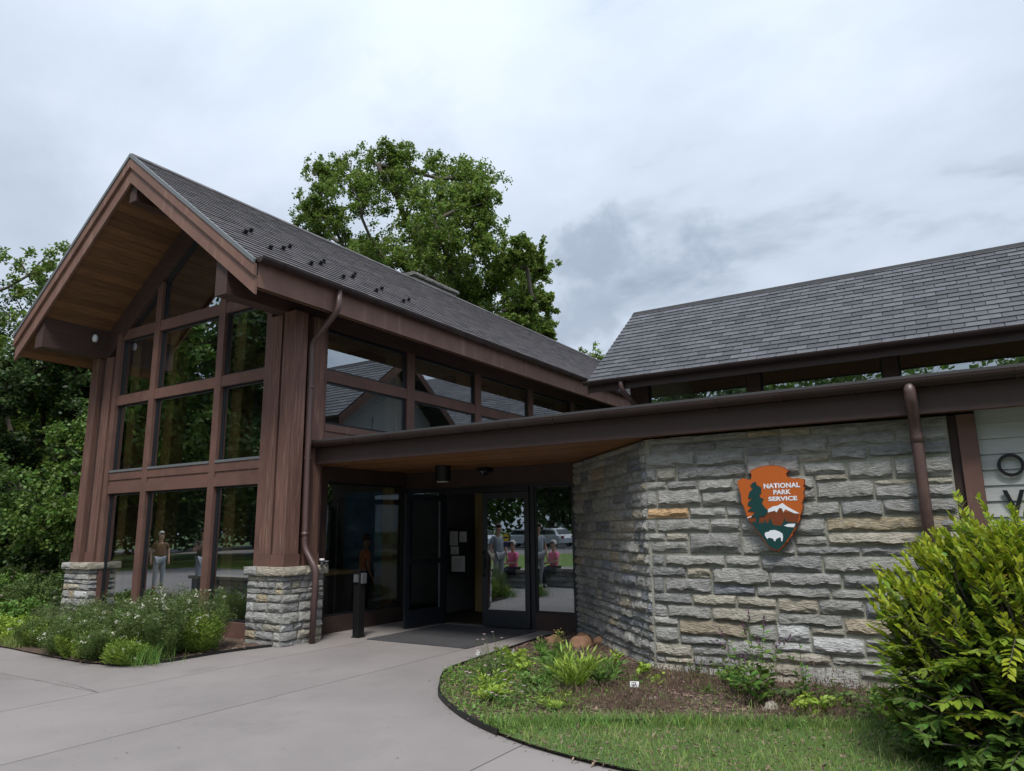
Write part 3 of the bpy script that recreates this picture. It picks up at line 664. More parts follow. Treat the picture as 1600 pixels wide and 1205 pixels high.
# plain far walls, floor, interior posts
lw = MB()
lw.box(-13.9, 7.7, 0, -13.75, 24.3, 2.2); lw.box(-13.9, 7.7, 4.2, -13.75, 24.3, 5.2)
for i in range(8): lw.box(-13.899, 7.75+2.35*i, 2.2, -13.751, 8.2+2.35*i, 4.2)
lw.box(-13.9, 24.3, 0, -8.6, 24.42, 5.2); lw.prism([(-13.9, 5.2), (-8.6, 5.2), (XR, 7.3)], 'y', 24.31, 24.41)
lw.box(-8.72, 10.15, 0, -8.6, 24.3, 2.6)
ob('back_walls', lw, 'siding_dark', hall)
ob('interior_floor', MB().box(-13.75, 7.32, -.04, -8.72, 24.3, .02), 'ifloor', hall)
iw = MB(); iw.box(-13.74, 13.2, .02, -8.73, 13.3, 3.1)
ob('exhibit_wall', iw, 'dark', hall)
ob('loft_floor', MB().box(-13.74, 13.31, 2.9, -8.73, 24.2, 3.1), 'tan', hall)
for x in (-13.2, -12.02, -10.14, -9.02):
    ob('interior_post', MB().box(x+.03, 7.36, .02, x+.30, 7.60, 5.3), 'tan', hall)
for z in (2.35, 4.0, 5.2): ob('interior_rail', MB().box(-13.2, 7.42, z-.02, -8.75, 7.56, z+.2), 'tan', hall)
for y1 in [m+2.0 for m in my0 if m+2 < 24]:
    ob('interior_post', MB().box(XS-.42, y1-.10, 3.1 if y1 > 10.1 else .02, XS-.16, y1+.12, 5.0), 'tan', hall)
ob('interior_rail', MB().box(XS-.40, 7.8, 4.80, XS-.18, 20, 5.0), 'tan', hall)
for y in (9.6, 12.5, 15.4): 
    ob('truss', MB().box(-13.74, y, 5.0, -8.73, y+.2, 5.3), 'tan', hall)
# snow guards
sgm = MB().box(-.012, -.03, 0, .012, .03, .07); sgm.box(-.02, -.05, 0, .02, .05, .012); sgm = sgm.mesh('snow_guard'); sgm.materials.append(MT['lightblack'])
nv = Vector((SL, 0, 1)).normalized(); Xl = Vector((1, 0, -SL)).normalized()
for x, y in ((-8.9, 6.52), (-9.12, 6.78), (-8.56, 6.73), (-8.84, 7.2), (-9.12, 7.56), (-8.57, 7.55), (-8.84, 8.0), (-9.06, 8.26), (-8.54, 8.24), (-8.8, 8.72), (-9.0, 8.96), (-8.49, 9.0), (-8.77, 9.44), (-8.51, 9.76), (-8.75, 10.19)):
    m = Matrix((Xl, nv.cross(Xl), nv)).transposed().to_4x4(); m.translation = Vector((x, y, zroof(x)+.0)); put('snow_guard', sgm, None, hall, m)
# downpipe at the corner of the hall
dp = thing('downpipe', 'purple brown downpipe running down past the right stone pier', 'downpipe', (-8.13, 7.45, 0))
ob('pipe', MB().tube(arcpath([(-7.70, 7.37, 5.16), (-7.70, 7.36, 4.84), (-8.28, 7.39, 4.42), (-8.25, 7.40, 1.32), (-8.02, 7.43, 1.02), (-8.06, 7.44, .01)], .10), .047, 12), 'pipe', dp)
for z, x in ((3.72, -8.275), (2.62, -8.268), (1.52, -8.256)): ob('pipe_collar', MB().tube([(x, 7.40, z-.03), (x, 7.40, z+.03)], .052, 12), 'pipe', dp)
# small vent caps on the pier
vc = thing('vent_pipe', 'small white capped vent pipe on top of the right stone pier', 'vent pipe', (-8.10, 7.6, 1.065))
ob('pipe', MB().tube([(-8.09, 7.60, 1.063), (-8.09, 7.60, 1.13)], .022, 10), 'silver', vc); ob('cap', MB().tube([(-8.09, 7.60, 1.13), (-8.09, 7.60, 1.165)], .038, 12), 'wpipe', vc)
vc = thing('vent_pipe', 'small dull metal vent pipe next to the white capped one', 'vent pipe', (-8.12, 7.72, 1.065))
ob('pipe', MB().tube([(-8.12, 7.72, 1.063), (-8.12, 7.72, 1.11)], .022, 10), 'silver', vc); ob('cap', MB().tube([(-8.12, 7.72, 1.11), (-8.12, 7.72, 1.128)], .036, 12), 'silver', vc)
# camera-like sensor bulb under the beam
sb = thing('security_light', 'small round pale lamp bulb fixed to the left eave beam', 'lamp', (-13.66, 6.9, 5.2))
ob('bulb', MB().lathe([(.0, -.09), (.035, -.08), (.05, -.03), (.045, .03), (.02, .06)], (-13.615, 6.85, 5.22), 12), 'pwhite', sb)
ob('bracket', MB().tube([(-13.615, 6.85, 5.28), (-13.665, 6.85, 5.30)], .015, 8), 'lightblack', sb)
# chimney
ch = thing('chimney', 'wide grey stone chimney rising just behind the hall ridge', 'chimney', (-11.9, 14.6, 7.4))
ob('shaft', MB().box(-12.22, 13.72, 6.9, -11.62, 15.6, 8.13), 'mortar', ch)
kk = 900
for z0, z1 in ((7.30, 7.44), (7.45, 7.62), (7.63, 7.74), (7.75, 7.92), (7.93, 8.12)):
    for nm, a, b, Wf in (('f', -12.24, -11.60, None), ('s', 13.70, 15.62, 1)):
        x = a
        while x < b-.01:
            w = rs.choice([.22, .3, .4]); w = b-x if b-x-w < .15 else w
            if Wf is None: W = Matrix.Translation((x+.004, 13.71, z0))
            else: W = Matrix.Rotation(R(90), 4, 'Z'); W.translation = Vector((-11.61, x+.004, z0))
            put('stone', stone_mesh(w-.01, z1-z0-.012, .05, kk, .8), None, ch, W, stone_col(rs.choice('gggy'), rs)); kk += 1; x += w
for i in range(4):
    m = Matrix.Rotation(R(90), 4, 'Z'); m.translation = Vector((-11.55, 13.64+i*.51, 8.14)); put('cap_stone', stone_mesh(.50, .10, .66, kk, .6), None, ch, m, (.22, .22, .2, 1)); kk += 1

# ================================================================ CLERESTORY WING
wing = thing('clerestory_wing', 'slate roofed wing with a strip of low windows above the entrance roof', 'building', (0, 12.1, 0))
YE, ZE, YK, ZK = 11.37, 4.13, 13.76, 6.03
x0w, x1w = -5.50, 9.0; sw = (ZK-ZE)/(YK-YE); YB = 2*YK-YE
dk = MB(); dk.prism([(YE, ZE-.02), (YK, ZK-.02), (YK, ZK-.14), (YE, ZE-.14)], 'x', x0w, x1w); dk.prism([(YB, ZE-.02), (YK, ZK-.02), (YK, ZK-.14), (YB, ZE-.14)], 'x', x0w, x1w)
wroof = ob('roof', dk, 'deck', wing)
Lw = math.hypot(YK-YE, ZK-ZE)
lay_slates(wroof, (x0w-.02, YE-.02, ZE-.015), (1, 0, 0), (0, YK-YE, ZK-ZE), x1w-x0w, Lw+.01, lambda c: abs(c.x+2.2)+(0 if c.x < 1.4 else 50), 'slate', W=.298, E=.161)
lay_slates(wroof, (x1w, YB+.02, ZE-.015), (-1, 0, 0), (0, YK-YB, ZK-ZE), x1w-x0w, Lw, lambda c: 0, 'slate', W=.298, E=.161, keep=0)
rc = MB(); x = x0w-.02
while x < x1w:
    for sg in (1, -1):
        rc.prism([(YK, ZK+.03), (YK+sg*.12, ZK+.03-sw*.12), (YK+sg*.12, ZK+.01-sw*.12), (YK, ZK+.01)], 'x', x, x+.305)
    x += .3
ob('ridge_cap', rc, 'deck', wroof)
for sg in (1, -1):
    ob('rake_board', MB().prism([(YK, ZK-.03), (YK+sg*2.38, ZK-.03-sw*2.38), (YK+sg*2.38, ZK-.25-sw*2.38), (YK, ZK-.25)], 'x', x0w-.035, x0w-.003), 'fascia', wing)
gutter(wing, 'x', x0w-.04, x1w, YE-.085, 4.115, .072, .72)
ob('eave_fascia', MB().box(x0w+.02, YE-.01, 3.93, x1w, YE+.03, 4.08), 'shadefascia', wing)
ob('eave_soffit', MB().prism([(YE+.03, 3.95), (11.95, 3.95+sw*.55), (11.95, 3.98+sw*.55), (YE+.03, 3.98)], 'x', x0w, x1w), 'soffit', wing)
xm = [-4.90, -2.83, -.82, 1.2, 3.2, 5.2, 7.2]
for i, x in enumerate(xm):
    ob('post', MB().box(x, 11.86, 3.2, x+(.33 if i == 0 else .21), 12.07, 4.5), 'beam', wing)
    if i < len(xm)-1: window(wing, x+(.33 if i == 0 else .21), xm[i+1], 3.45, 4.08, 11.92)
ob('header', MB().box(-4.88, 11.89, 4.082, 8.9, 12.03, 4.5), 'beam', wing)
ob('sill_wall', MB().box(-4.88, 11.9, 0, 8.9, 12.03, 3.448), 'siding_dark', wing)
ib = MB(); ib.box(-4.6, 15.2, 2.6, 8.9, 15.3, 3.4); ib.box(-4.6, 15.2, 4.2, 8.9, 15.3, 4.6)
for i, x in enumerate(xm): ib.box(x, 15.19, 3.4, x+.3, 15.31, 4.2)
ob('back_wall', ib, 'siding_dark', wing)
ob('ceiling', MB().add([(-4.8, 12.2, 4.4), (8.9, 12.2, 4.4), (8.9, YK, 5.6), (-4.8, YK, 5.6), (8.9, 15.3, 4.4), (-4.8, 15.3, 4.4)], [(0, 1, 2, 3), (3, 2, 4, 5)]), 'soffit2', wing)
# gable end siding boards
z = 2.9; 
while z < 5.7:
    za, zb = z, min(z+.138, 5.75); half = lambda zz_: min(1.66, (5.80-zz_)/sw)
    if half(zb) <= .03: break
    ob('siding_board', MB().prism([(YK-half(za), za), (YK+half(za), za), (YK+half(zb), zb), (YK-half(zb), zb)], 'x', -4.90+.0, -4.86), 'siding', wing); z += .143
ob('gable_panel', MB().box(-4.93, 13.1, 3.75, -4.902, 13.8, 4.35), 'siding', wing)
dpw = thing('downpipe', 'short brown downpipe under the left end of the upper wing gutter', 'downpipe', (-4.9, 11.5, 3.4))
ob('pipe', MB().tube(arcpath([(-4.83, 11.29, 4.08), (-4.83, 11.30, 3.92), (-4.70, 11.95, 3.52), (-4.70, 11.98, 3.40)], .10), .045, 10), 'pipe', dpw)

# ================================================================ REAR WING (closes the valley behind, mirrored in the hall windows)
rear = thing('rear_wing', 'rear slate roofed wing joining the hall behind the clerestory roof', 'building', (-4, 22.8, 0))
dk = MB(); dk.prism([(19.0, 4.9), (22.8, 7.75), (26.6, 4.9), (26.6, 4.78), (22.8, 7.62), (19.0, 4.78)], 'x', -9.5, 3.0); rroof = ob('roof', dk, 'deck', rear)
lay_slates(rroof, (-8.2, 18.98, 4.9), (1, 0, 0), (0, 3.8, 2.85), 11.2, 4.74, lambda c: 0, 'slate', keep=0)
ob('eave_fascia', MB().box(-7.7, 18.96, 4.62, 3, 18.99, 4.88), 'fascia', rear)
ob('walls', MB().box(-8.3, 19.6, 0, 2.7, 26, 4.7), 'siding_dark', rear)

# ================================================================ LOW ENTRANCE WING (porch roof, siding wall, letters)
low = thing('entrance_wing', 'low flat entrance wing with brown fascia, long gutter and grey siding', 'building', (0, 7.95, 0))
ob('roof', MB().prism([(7.56, 2.905), (12.08, 3.42), (12.08, 3.30), (7.66, 2.80)], 'x', -8.42, 9), 'roofedge', low)
ob('roof_edge', MB().box(-8.43, 7.52, 2.893, 9.0, 7.60, 2.922), 'roofedge', low)
ob('fascia', MB().box(-8.40, 7.60, 2.56, 9.0, 7.645, 2.80), 'shadefascia', low)
ob('subfascia', MB().box(-8.40, 7.62, 2.80, 9.0, 7.70, 2.885), 'gutter', low)
gutter(low, 'x', -8.47, 9.0, 7.515, 2.875, .078, .66)
y = 7.65; k = 0
while y < 10.02:
    ob('plank', MB().box(-8.58, y+.002, 2.578+rs.uniform(0, .003), -2.9 if y > 7.8 else 9.0, min(y+.098, 10.06), 2.60), 'soffit2', low); y += .1
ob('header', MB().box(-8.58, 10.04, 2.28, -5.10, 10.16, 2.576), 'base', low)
# siding wall right of the stone
ob('corner_trim', MB().box(.02, 7.88, -.02, .168, 7.98, 2.558), 'trim', low)
ob('stone_edge_gap', MB().box(-.058, 7.93, -.02, .018, 8.05, 2.558), 'base', low)
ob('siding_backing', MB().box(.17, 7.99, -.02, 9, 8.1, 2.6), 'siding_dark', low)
zb = 2.608
while zb > .15:
    za = zb-.1435
    ob('siding_board', MB().prism([(7.955, za), (7.985, za), (7.985, zb-.001), (7.972, zb-.001)], 'x', .172, 9), 'siding', low); zb = za
ob('skirt_board', MB().box(.172, 7.945, -.02, 9, 7.985, zb-.004), 'trim', low)
def ring(cx_, cz_, ro, ri, y0, y1, n=40):
    m_ = MB(); v = []
    for yy in (y0, y1):
        for rr in (ro, ri): v += [(cx_+rr*math.cos(2*math.pi*k/n), yy, cz_+rr*math.sin(2*math.pi*k/n)) for k in range(n)]
    f = []
    for k in range(n):
        j = (k+1) % n; a = lambda s, i: s*n+i
        f += [(a(0, k), a(0, j), a(1, j), a(1, k)), (a(2, k), a(3, k), a(3, j), a(2, j)), (a(0, k), a(2, k), a(2, j), a(0, j)), (a(1, k), a(1, j), a(3, j), a(3, k))]
    return m_.add(v, f)
ob('sign_letter', ring(.394, 2.066, .104, .076, 7.915, 7.935), 'letter', low)
ob('sign_letter', MB().prism([(.300, 1.842), (.336, 1.842), (.384, 1.70), (.432, 1.842), (.468, 1.842), (.397, 1.642), (.371, 1.642)], 'y', 7.915, 7.935), 'letter', low)
for x, z in ((.394, 2.155), (.394, 1.977), (.32, 1.83), (.448, 1.83)): ob('letter_peg', MB().tube([(x, 7.935, z), (x, 7.965, z)], .006, 6), 'letter', low)
dr = thing('downpipe', 'brown downpipe on the stone wall beside the grey siding', 'downpipe', (-.3, 7.75, 0))
ob('pipe', MB().tube(arcpath([(-.315, 7.50, 2.83), (-.315, 7.50, 2.70), (-.315, 7.73, 2.46), (-.315, 7.74, .03)], .10), .052, 12), 'pipe', dr)
ob('pipe_collar', MB().tube([(-.315, 7.735, 2.30), (-.315, 7.735, 2.42)], .057, 12), 'pipe', dr)
ob('pipe_collar', MB().tube([(-.315, 7.74, 1.2), (-.315, 7.74, 1.24)], .057, 12), 'pipe', dr)

# ================================================================ ENTRANCE DOORS
ent = thing('glass_entrance', 'dark framed glass entrance with side panes under the porch roof', 'entrance', (-6.9, 10.06, 0))
YD = 10.06
def frm(name, x0, x1, z0, z1, mt='doorframe', y0=YD-.02, y1=YD+.08, p=ent): return ob(name, MB().box(x0, y0, z0, x1, y1, z1), mt, p)
frm('head_frame', -8.55, -5.10, 2.24, 2.278)
for a, b in ((-8.58, -8.50), (-7.82, -7.73), (-5.985, -5.90), (-5.20, -5.10)): frm('frame_post', a, b, -.01, 2.238)
frm('head_box', -7.73, -5.985, 2.16, 2.238, 'darkedge', YD-.06)
def swin(x0, x1, z0, z1):
    m_ = MB(); t = .03
    m_.box(x0, YD, z0, x0+t, YD+.04, z1); m_.box(x1-t, YD, z0, x1, YD+.04, z1); m_.box(x0+t, YD, z0, x1-t, YD+.04, z0+t); m_.box(x0+t, YD, z1-t, x1-t, YD+.04, z1)
    w_ = ob('side_window', m_, 'darkedge', ent); ob('pane', MB().add([(x0+t, YD+.02, z0+t), (x1-t, YD+.02, z0+t), (x1-t, YD+.02, z1-t), (x0+t, YD+.02, z1-t)], [(0, 1, 2, 3)]), 'doorglass', w_); return w_
swin(-8.50, -7.82, .26, 2.238); w_ = swin(-5.90, -5.20, .26, 2.238)
frm('base_panel', -8.50, -7.82, -.01, .26, 'base'); frm('base_panel', -5.90, -5.20, -.01, .26, 'base')
ob('notice', MB().box(-5.66, YD+.012, 1.18, -5.44, YD+.016, 1.52), 'paper', w_) if False else None
def door(hx, hy, ang, flip, label):
    """local: hinge at x=0, leaf along +x (or -x if flip)"""
    s = -1 if flip else 1; w = .875; p = ob('door', MB(), 'doorframe', ent)
    bpy.data.objects.remove(p)
    W = Matrix.Translation((hx, hy, 0)) @ Matrix.Rotation(ang, 4, 'Z') @ (Matrix.Scale(1, 4))
    def X(a, b): return (a, b) if s > 0 else (-b, -a)
    m_ = MB()
    for a, b, z0, z1 in ((0, .085, .02, 2.15), (w-.085, w, .02, 2.15), (.085, w-.085, .02, .28), (.085, w-.085, 2.05, 2.15)):
        x0, x1 = X(a, b); m_.box(x0, -.022, z0, x1, .022, z1)
    me = m_.mesh('door'); d = put('door', me, 'doorframe', ent, W); d['label'] = label
    def sub(n, mb, mt): o = link(n, mb.mesh(n), mt); o.parent = d; return o
    x0, x1 = X(.085, w-.085)
    sub('pane', MB().add([(x0, 0, .28), (x1, 0, .28), (x1, 0, 2.05), (x0, 0, 2.05)], [(0, 1, 2, 3)]), 'doorglass')
    return d, sub, X, w
d, sub, X, w = door(-7.735, YD-.03, R(-97), False, 'open dark door leaf with a middle bar')
x0, x1 = X(.085, w-.085); sub('middle_bar', MB().box(x0, -.03, 1.0, x1, .03, 1.09), 'darkedge')
def decal(sub, xc, z, y):
    o = sub('decal', MB().tube([(xc, y, z), (xc, y+.002, z)], .062, 24), 'yellow'); 
    sub('decal_band', MB().box(xc-.05, y-.001, z-.014, xc+.05, y+.003, z+.014), 'navy'); sub('decal_panel', MB().box(xc-.05, y, z-.15, xc+.05, y+.002, z-.075), 'navy')
decal(sub, .36, 1.45, -.026)
sub('handle', MB().tube(arcpath([(.84, -.02, .85), (.84, -.07, .87), (.84, -.07, 1.13), (.84, -.02, 1.15)], .02), .012, 8), 'lightblack')
d, sub, X, w = door(-5.985, YD-.03, R(3.7), True, 'closed door leaf with full glass')
decal(sub, -.42, 1.42, -.026)
sub('handle', MB().tube(arcpath([(-.83, -.02, .80), (-.83, -.08, .84), (-.83, -.08, 1.16), (-.83, -.02, 1.2)], .02), .012, 8), 'lightblack')
sub('lock_plate', MB().box(-.85, -.032, .95, -.80, -.022, 1.1), 'lightblack')
sub('hinge_plate', MB().box(-.05, -.03, 1.0, -.02, -.022, 1.12), 'lightblack')
# vestibule behind the doors
ves = MB(); ves.box(-8.58, 10.2, 2.6, -4.9, 14.5, 2.7); ves.box(-4.95, 10.3, -.01, -4.88, 14.5, 2.6); ves.box(-8.58, 14.4, -.01, -4.95, 14.5, 2.6)
tag(ob('vestibule_walls', ves, 'siding'), kind='structure')
tag(ob('vestibule_floor', MB().box(-8.58, 10.15, -.04, -4.95, 14.4, .012), 'ifloor'), kind='structure')
iv = thing('inner_entrance', 'inner glass wall of the vestibule behind the open door', 'inner door', (-7.0, 12.3, 0))
for a, b in ((-8.0, -7.9), (-7.32, -7.24), (-6.45, -6.37)): ob('frame_post', MB().box(a, 12.3, 0.01, b, 12.38, 2.5), 'darkedge', iv)
ob('door_glass', MB().add([(-7.24, 12.34, .1), (-6.45, 12.34, .1), (-6.45, 12.34, 2.3), (-7.24, 12.34, 2.3)], [(0, 1, 2, 3)]), 'doorglass', iv)
ob('tan_panel', MB().box(-8.02, 11.40, .05, -7.86, 11.46, 2.5), 'tan', iv)
nb = thing('notice_board', 'dark notice board with white sheets just inside the open door', 'notice board', (-8.0, 10.9, 1.3))
ob('board', MB().box(-8.28, 10.91, .75, -7.81, 10.94, 1.58), 'darkedge', nb)
for a, b, c, d_ in ((-8.24, 1.27, -8.06, 1.53), (-8.02, 1.33, -7.86, 1.52), (-8.22, 1.11, -8.04, 1.25), (-8.20, .80, -7.90, 1.08)): sh_ = ob('sheet', MB().box(a, 10.90, b, c, 10.908, d_), 'paper', nb); ob('print_lines', (lambda m_: [m_.box(a+.025, 10.898, b+.03+q*.035, c-.03-.02*(q % 3), 10.8995, b+.038+q*.035) for q in range(int((d_-b-.05)/.035))] and m_)(MB()), 'c_grey', sh_)

# porch fixtures
pl = thing('downlight', 'black cylinder downlight hanging from the porch ceiling', 'lamp', (-7.1, 9.2, 2.58))
ob('can', MB().lathe([(.0, .0), (.125, .0), (.13, .005), (.13, -.0)][:1]+[(.115, -.25), (.13, -.24), (.13, 0)], (-7.12, 9.22, 2.575), 24), 'lightblack', pl)
ob('lens', MB().lathe([(.09, -.262), (.10, -.252)], (-7.12, 9.22, 2.575), 20), 'lens', pl)
cam_d = thing('dome_camera', 'dark dome security camera on the header above the doors', 'security camera', (-6.9, 9.9, 2.5))
ob('dome', MB().lathe([(.01, -.075), (.045, -.06), (.075, -.025), (.085, 0)], (-6.78, 9.9, 2.51), 16), 'carglass', cam_d)
ob('mount', MB().box(-6.87, 9.82, 2.511, -6.69, 10.035, 2.572), 'lightblack', cam_d)
# card reader post, mat
rp = thing('reader_post', 'black square post with a silver button box by the entrance', 'post', (-7.9, 8.2, 0))
ob('post', MB().box(-7.955, 8.13, 0, -7.835, 8.25, .96), 'lightblack', rp); ob('post_cap', MB().box(-7.96, 8.125, .96, -7.83, 8.255, .975), 'lightblack', rp)
ob('button_box', MB().box(-7.935, 8.10, .80, -7.855, 8.13, .91), 'silver', rp); ob('button_box', MB().box(-7.833, 8.15, .78, -7.80, 8.24, .93), 'silver', rp)
ob('foot_plate', MB().box(-7.97, 8.115, 0.001, -7.82, 8.265, .012), 'lightblack', rp)
tag(ob('door_mat', MB().box(-7.62, 8.08, .001, -5.82, 9.93, .012), 'mat'), 'large dark grey rubber mat on the pavement before the doors', 'mat')

# ================================================================ PLAQUE
def poly(s): return [tuple(map(float, q.split(','))) for q in s.split()]
PQ = {'outline': "-2.031,2.021 -1.973,2.055 -1.909,2.033 -1.882,2.041 -1.876,2.086 -1.890,2.122 -1.824,2.152 -1.740,2.169 -1.639,2.170 -1.550,2.148 -1.505,2.107 -1.528,2.077 -1.519,2.049 -1.476,2.026 -1.419,2.028 -1.355,2.013 -1.359,1.963 -1.369,1.945 -1.359,1.918 -1.376,1.873 -1.370,1.836 -1.398,1.769 -1.391,1.737 -1.411,1.675 -1.431,1.639 -1.429,1.612 -1.470,1.549 -1.481,1.514 -1.511,1.478 -1.517,1.451 -1.555,1.415 -1.562,1.393 -1.590,1.375 -1.615,1.339 -1.638,1.321 -1.667,1.294 -1.711,1.303 -1.754,1.325 -1.794,1.384 -1.851,1.472 -1.875,1.509 -1.925,1.584 -1.957,1.649 -1.986,1.763 -2.004,1.792 -2.005,1.877 -2.023,1.954", 'green': "-1.928,1.604 -1.907,1.579 -1.886,1.606 -1.861,1.573 -1.824,1.573 -1.813,1.596 -1.797,1.572 -1.775,1.618 -1.760,1.581 -1.742,1.581 -1.722,1.636 -1.702,1.571 -1.690,1.557 -1.619,1.551 -1.599,1.578 -1.576,1.633 -1.571,1.592 -1.545,1.591 -1.510,1.582 -1.466,1.585 -1.462,1.567 -1.497,1.518 -1.524,1.474 -1.574,1.406 -1.621,1.351 -1.667,1.310 -1.709,1.319 -1.751,1.341 -1.788,1.398 -1.845,1.485 -1.903,1.569", 'brown': "-1.951,1.631 -1.902,1.644 -1.828,1.647 -1.752,1.678 -1.678,1.694 -1.621,1.734 -1.589,1.697 -1.536,1.686 -1.432,1.664 -1.453,1.594 -1.468,1.563 -1.637,1.543 -1.889,1.564 -1.928,1.598", 'snow': "-1.735,1.719 -1.683,1.747 -1.637,1.753 -1.586,1.779 -1.549,1.746 -1.491,1.708 -1.429,1.670 -1.476,1.671 -1.535,1.700 -1.565,1.715 -1.585,1.683 -1.595,1.724 -1.622,1.730 -1.652,1.685 -1.669,1.703 -1.738,1.687", 'snowl': "-1.953,1.640 -1.901,1.655 -1.906,1.644 -1.949,1.632", 'lake': "-1.592,1.551 -1.547,1.569 -1.476,1.569 -1.493,1.534 -1.549,1.537", 'tree': "-1.836,2.008 -1.829,1.974 -1.785,1.944 -1.790,1.888 -1.810,1.870 -1.803,1.842 -1.769,1.827 -1.794,1.786 -1.765,1.738 -1.736,1.710 -1.743,1.682 -1.782,1.646 -1.828,1.647 -1.833,1.573 -1.866,1.573 -1.864,1.648 -1.911,1.639 -1.901,1.658 -1.861,1.694 -1.943,1.710 -1.894,1.742 -1.938,1.771 -1.921,1.808 -1.877,1.835 -1.928,1.841 -1.909,1.902 -1.869,1.938 -1.895,1.968 -1.874,1.995", 'bison': "-1.787,1.471 -1.772,1.489 -1.749,1.489 -1.730,1.505 -1.685,1.509 -1.641,1.493 -1.610,1.470 -1.609,1.434 -1.619,1.393 -1.630,1.398 -1.630,1.434 -1.656,1.429 -1.679,1.416 -1.690,1.393 -1.703,1.402 -1.705,1.420 -1.736,1.430 -1.754,1.430 -1.764,1.416 -1.784,1.448"}
plq = thing('park_plaque', 'orange arrowhead plaque with bison, tree and mountain on the stone wall', 'plaque', (-1.69, 7.8, 1.7))
def flat(name, pts, y0, y1, mt):
    bm = bmesh.new(); vs = [bm.verts.new((x, y1, z)) for x, z in pts]; f = bm.faces.new(vs)
    r_ = bmesh.ops.extrude_face_region(bm, geom=[f]); bmesh.ops.translate(bm, vec=(0, y0-y1, 0), verts=[q for q in r_['geom'] if isinstance(q, bmesh.types.BMVert)])
    bmesh.ops.triangulate(bm, faces=bm.faces[:]); bmesh.ops.recalc_face_normals(bm, faces=bm.faces[:])
    me = bpy.data.meshes.new(name); bm.to_mesh(me); bm.free(); o = link(name, me, mt, plq); o['wl'] = (0, 0, 0); return o
out = poly(PQ['outline']); flat('board', out, 7.745, 7.80, 'orange_d')
c0 = (-1.69, 1.72); flat('board_face', [(c0[0]+(x-c0[0])*.985, c0[1]+(z-c0[1])*.985) for x, z in out], 7.741, 7.746, 'orange')
flat('mountain', poly(PQ['brown']), 7.7385, 7.7415, 'pbrown'); flat('snow_cap', poly(PQ['snow']), 7.736, 7.739, 'pwhite'); flat('snow_cap', poly(PQ['snowl']), 7.736, 7.739, 'pwhite')
flat('forest_ground', poly(PQ['green']), 7.7355, 7.739, 'pgreen'); flat('lake', poly(PQ['lake']), 7.732, 7.736, 'pwhite')
flat('sequoia', poly(PQ['tree']), 7.733, 7.7375, 'pgreen'); flat('bison', poly(PQ['bison']), 7.731, 7.736, 'pwhite')
for i in range(4): flat('mount_bolt', [(-1.8+.2*(i % 2)+.01*math.cos(a), 1.5+.4*(i//2)+.01*math.sin(a)) for a in [k*math.pi/3 for k in range(6)]], 7.80, 7.86, 'lightblack')
def text(name, s, x0, x1, z0, z1, y, mt, parent):
    cu = bpy.data.curves.new(name, 'FONT'); cu.body = s; cu.size = 1; cu.extrude = .0; cu.offset = .04; cu.space_character = 1.04
    o = bpy.data.objects.new(name, cu); col.objects.link(o); bpy.context.view_layer.update()
    me = bpy.data.meshes.new_from_object(o.evaluated_get(bpy.context.evaluated_depsgraph_get())); bpy.data.objects.remove(o)
    a = np.empty(len(me.vertices)*3); me.vertices.foreach_get('co', a); a = a.reshape(-1, 3); lo = a.min(0); hi = a.max(0)
    b = np.stack([x0+(a[:, 0]-lo[0])/(hi[0]-lo[0])*(x1-x0), np.full(len(a), y), z0+(a[:, 1]-lo[1])/(hi[1]-lo[1])*(z1-z0)], 1); me.vertices.foreach_set('co', b.ravel()); me.update()
    me.materials.clear(); me.name = name; o = link(name, me, mt, parent); o['wl'] = (0, 0, 0); return o
text('lettering', 'NATIONAL', -1.759, -1.401, 1.932, 1.984, 7.738, 'pwhite', plq)
text('lettering', 'PARK', -1.668, -1.494, 1.868, 1.915, 7.738, 'pwhite', plq)
text('lettering', 'SERVICE', -1.722, -1.439, 1.802, 1.847, 7.738, 'pwhite', plq)
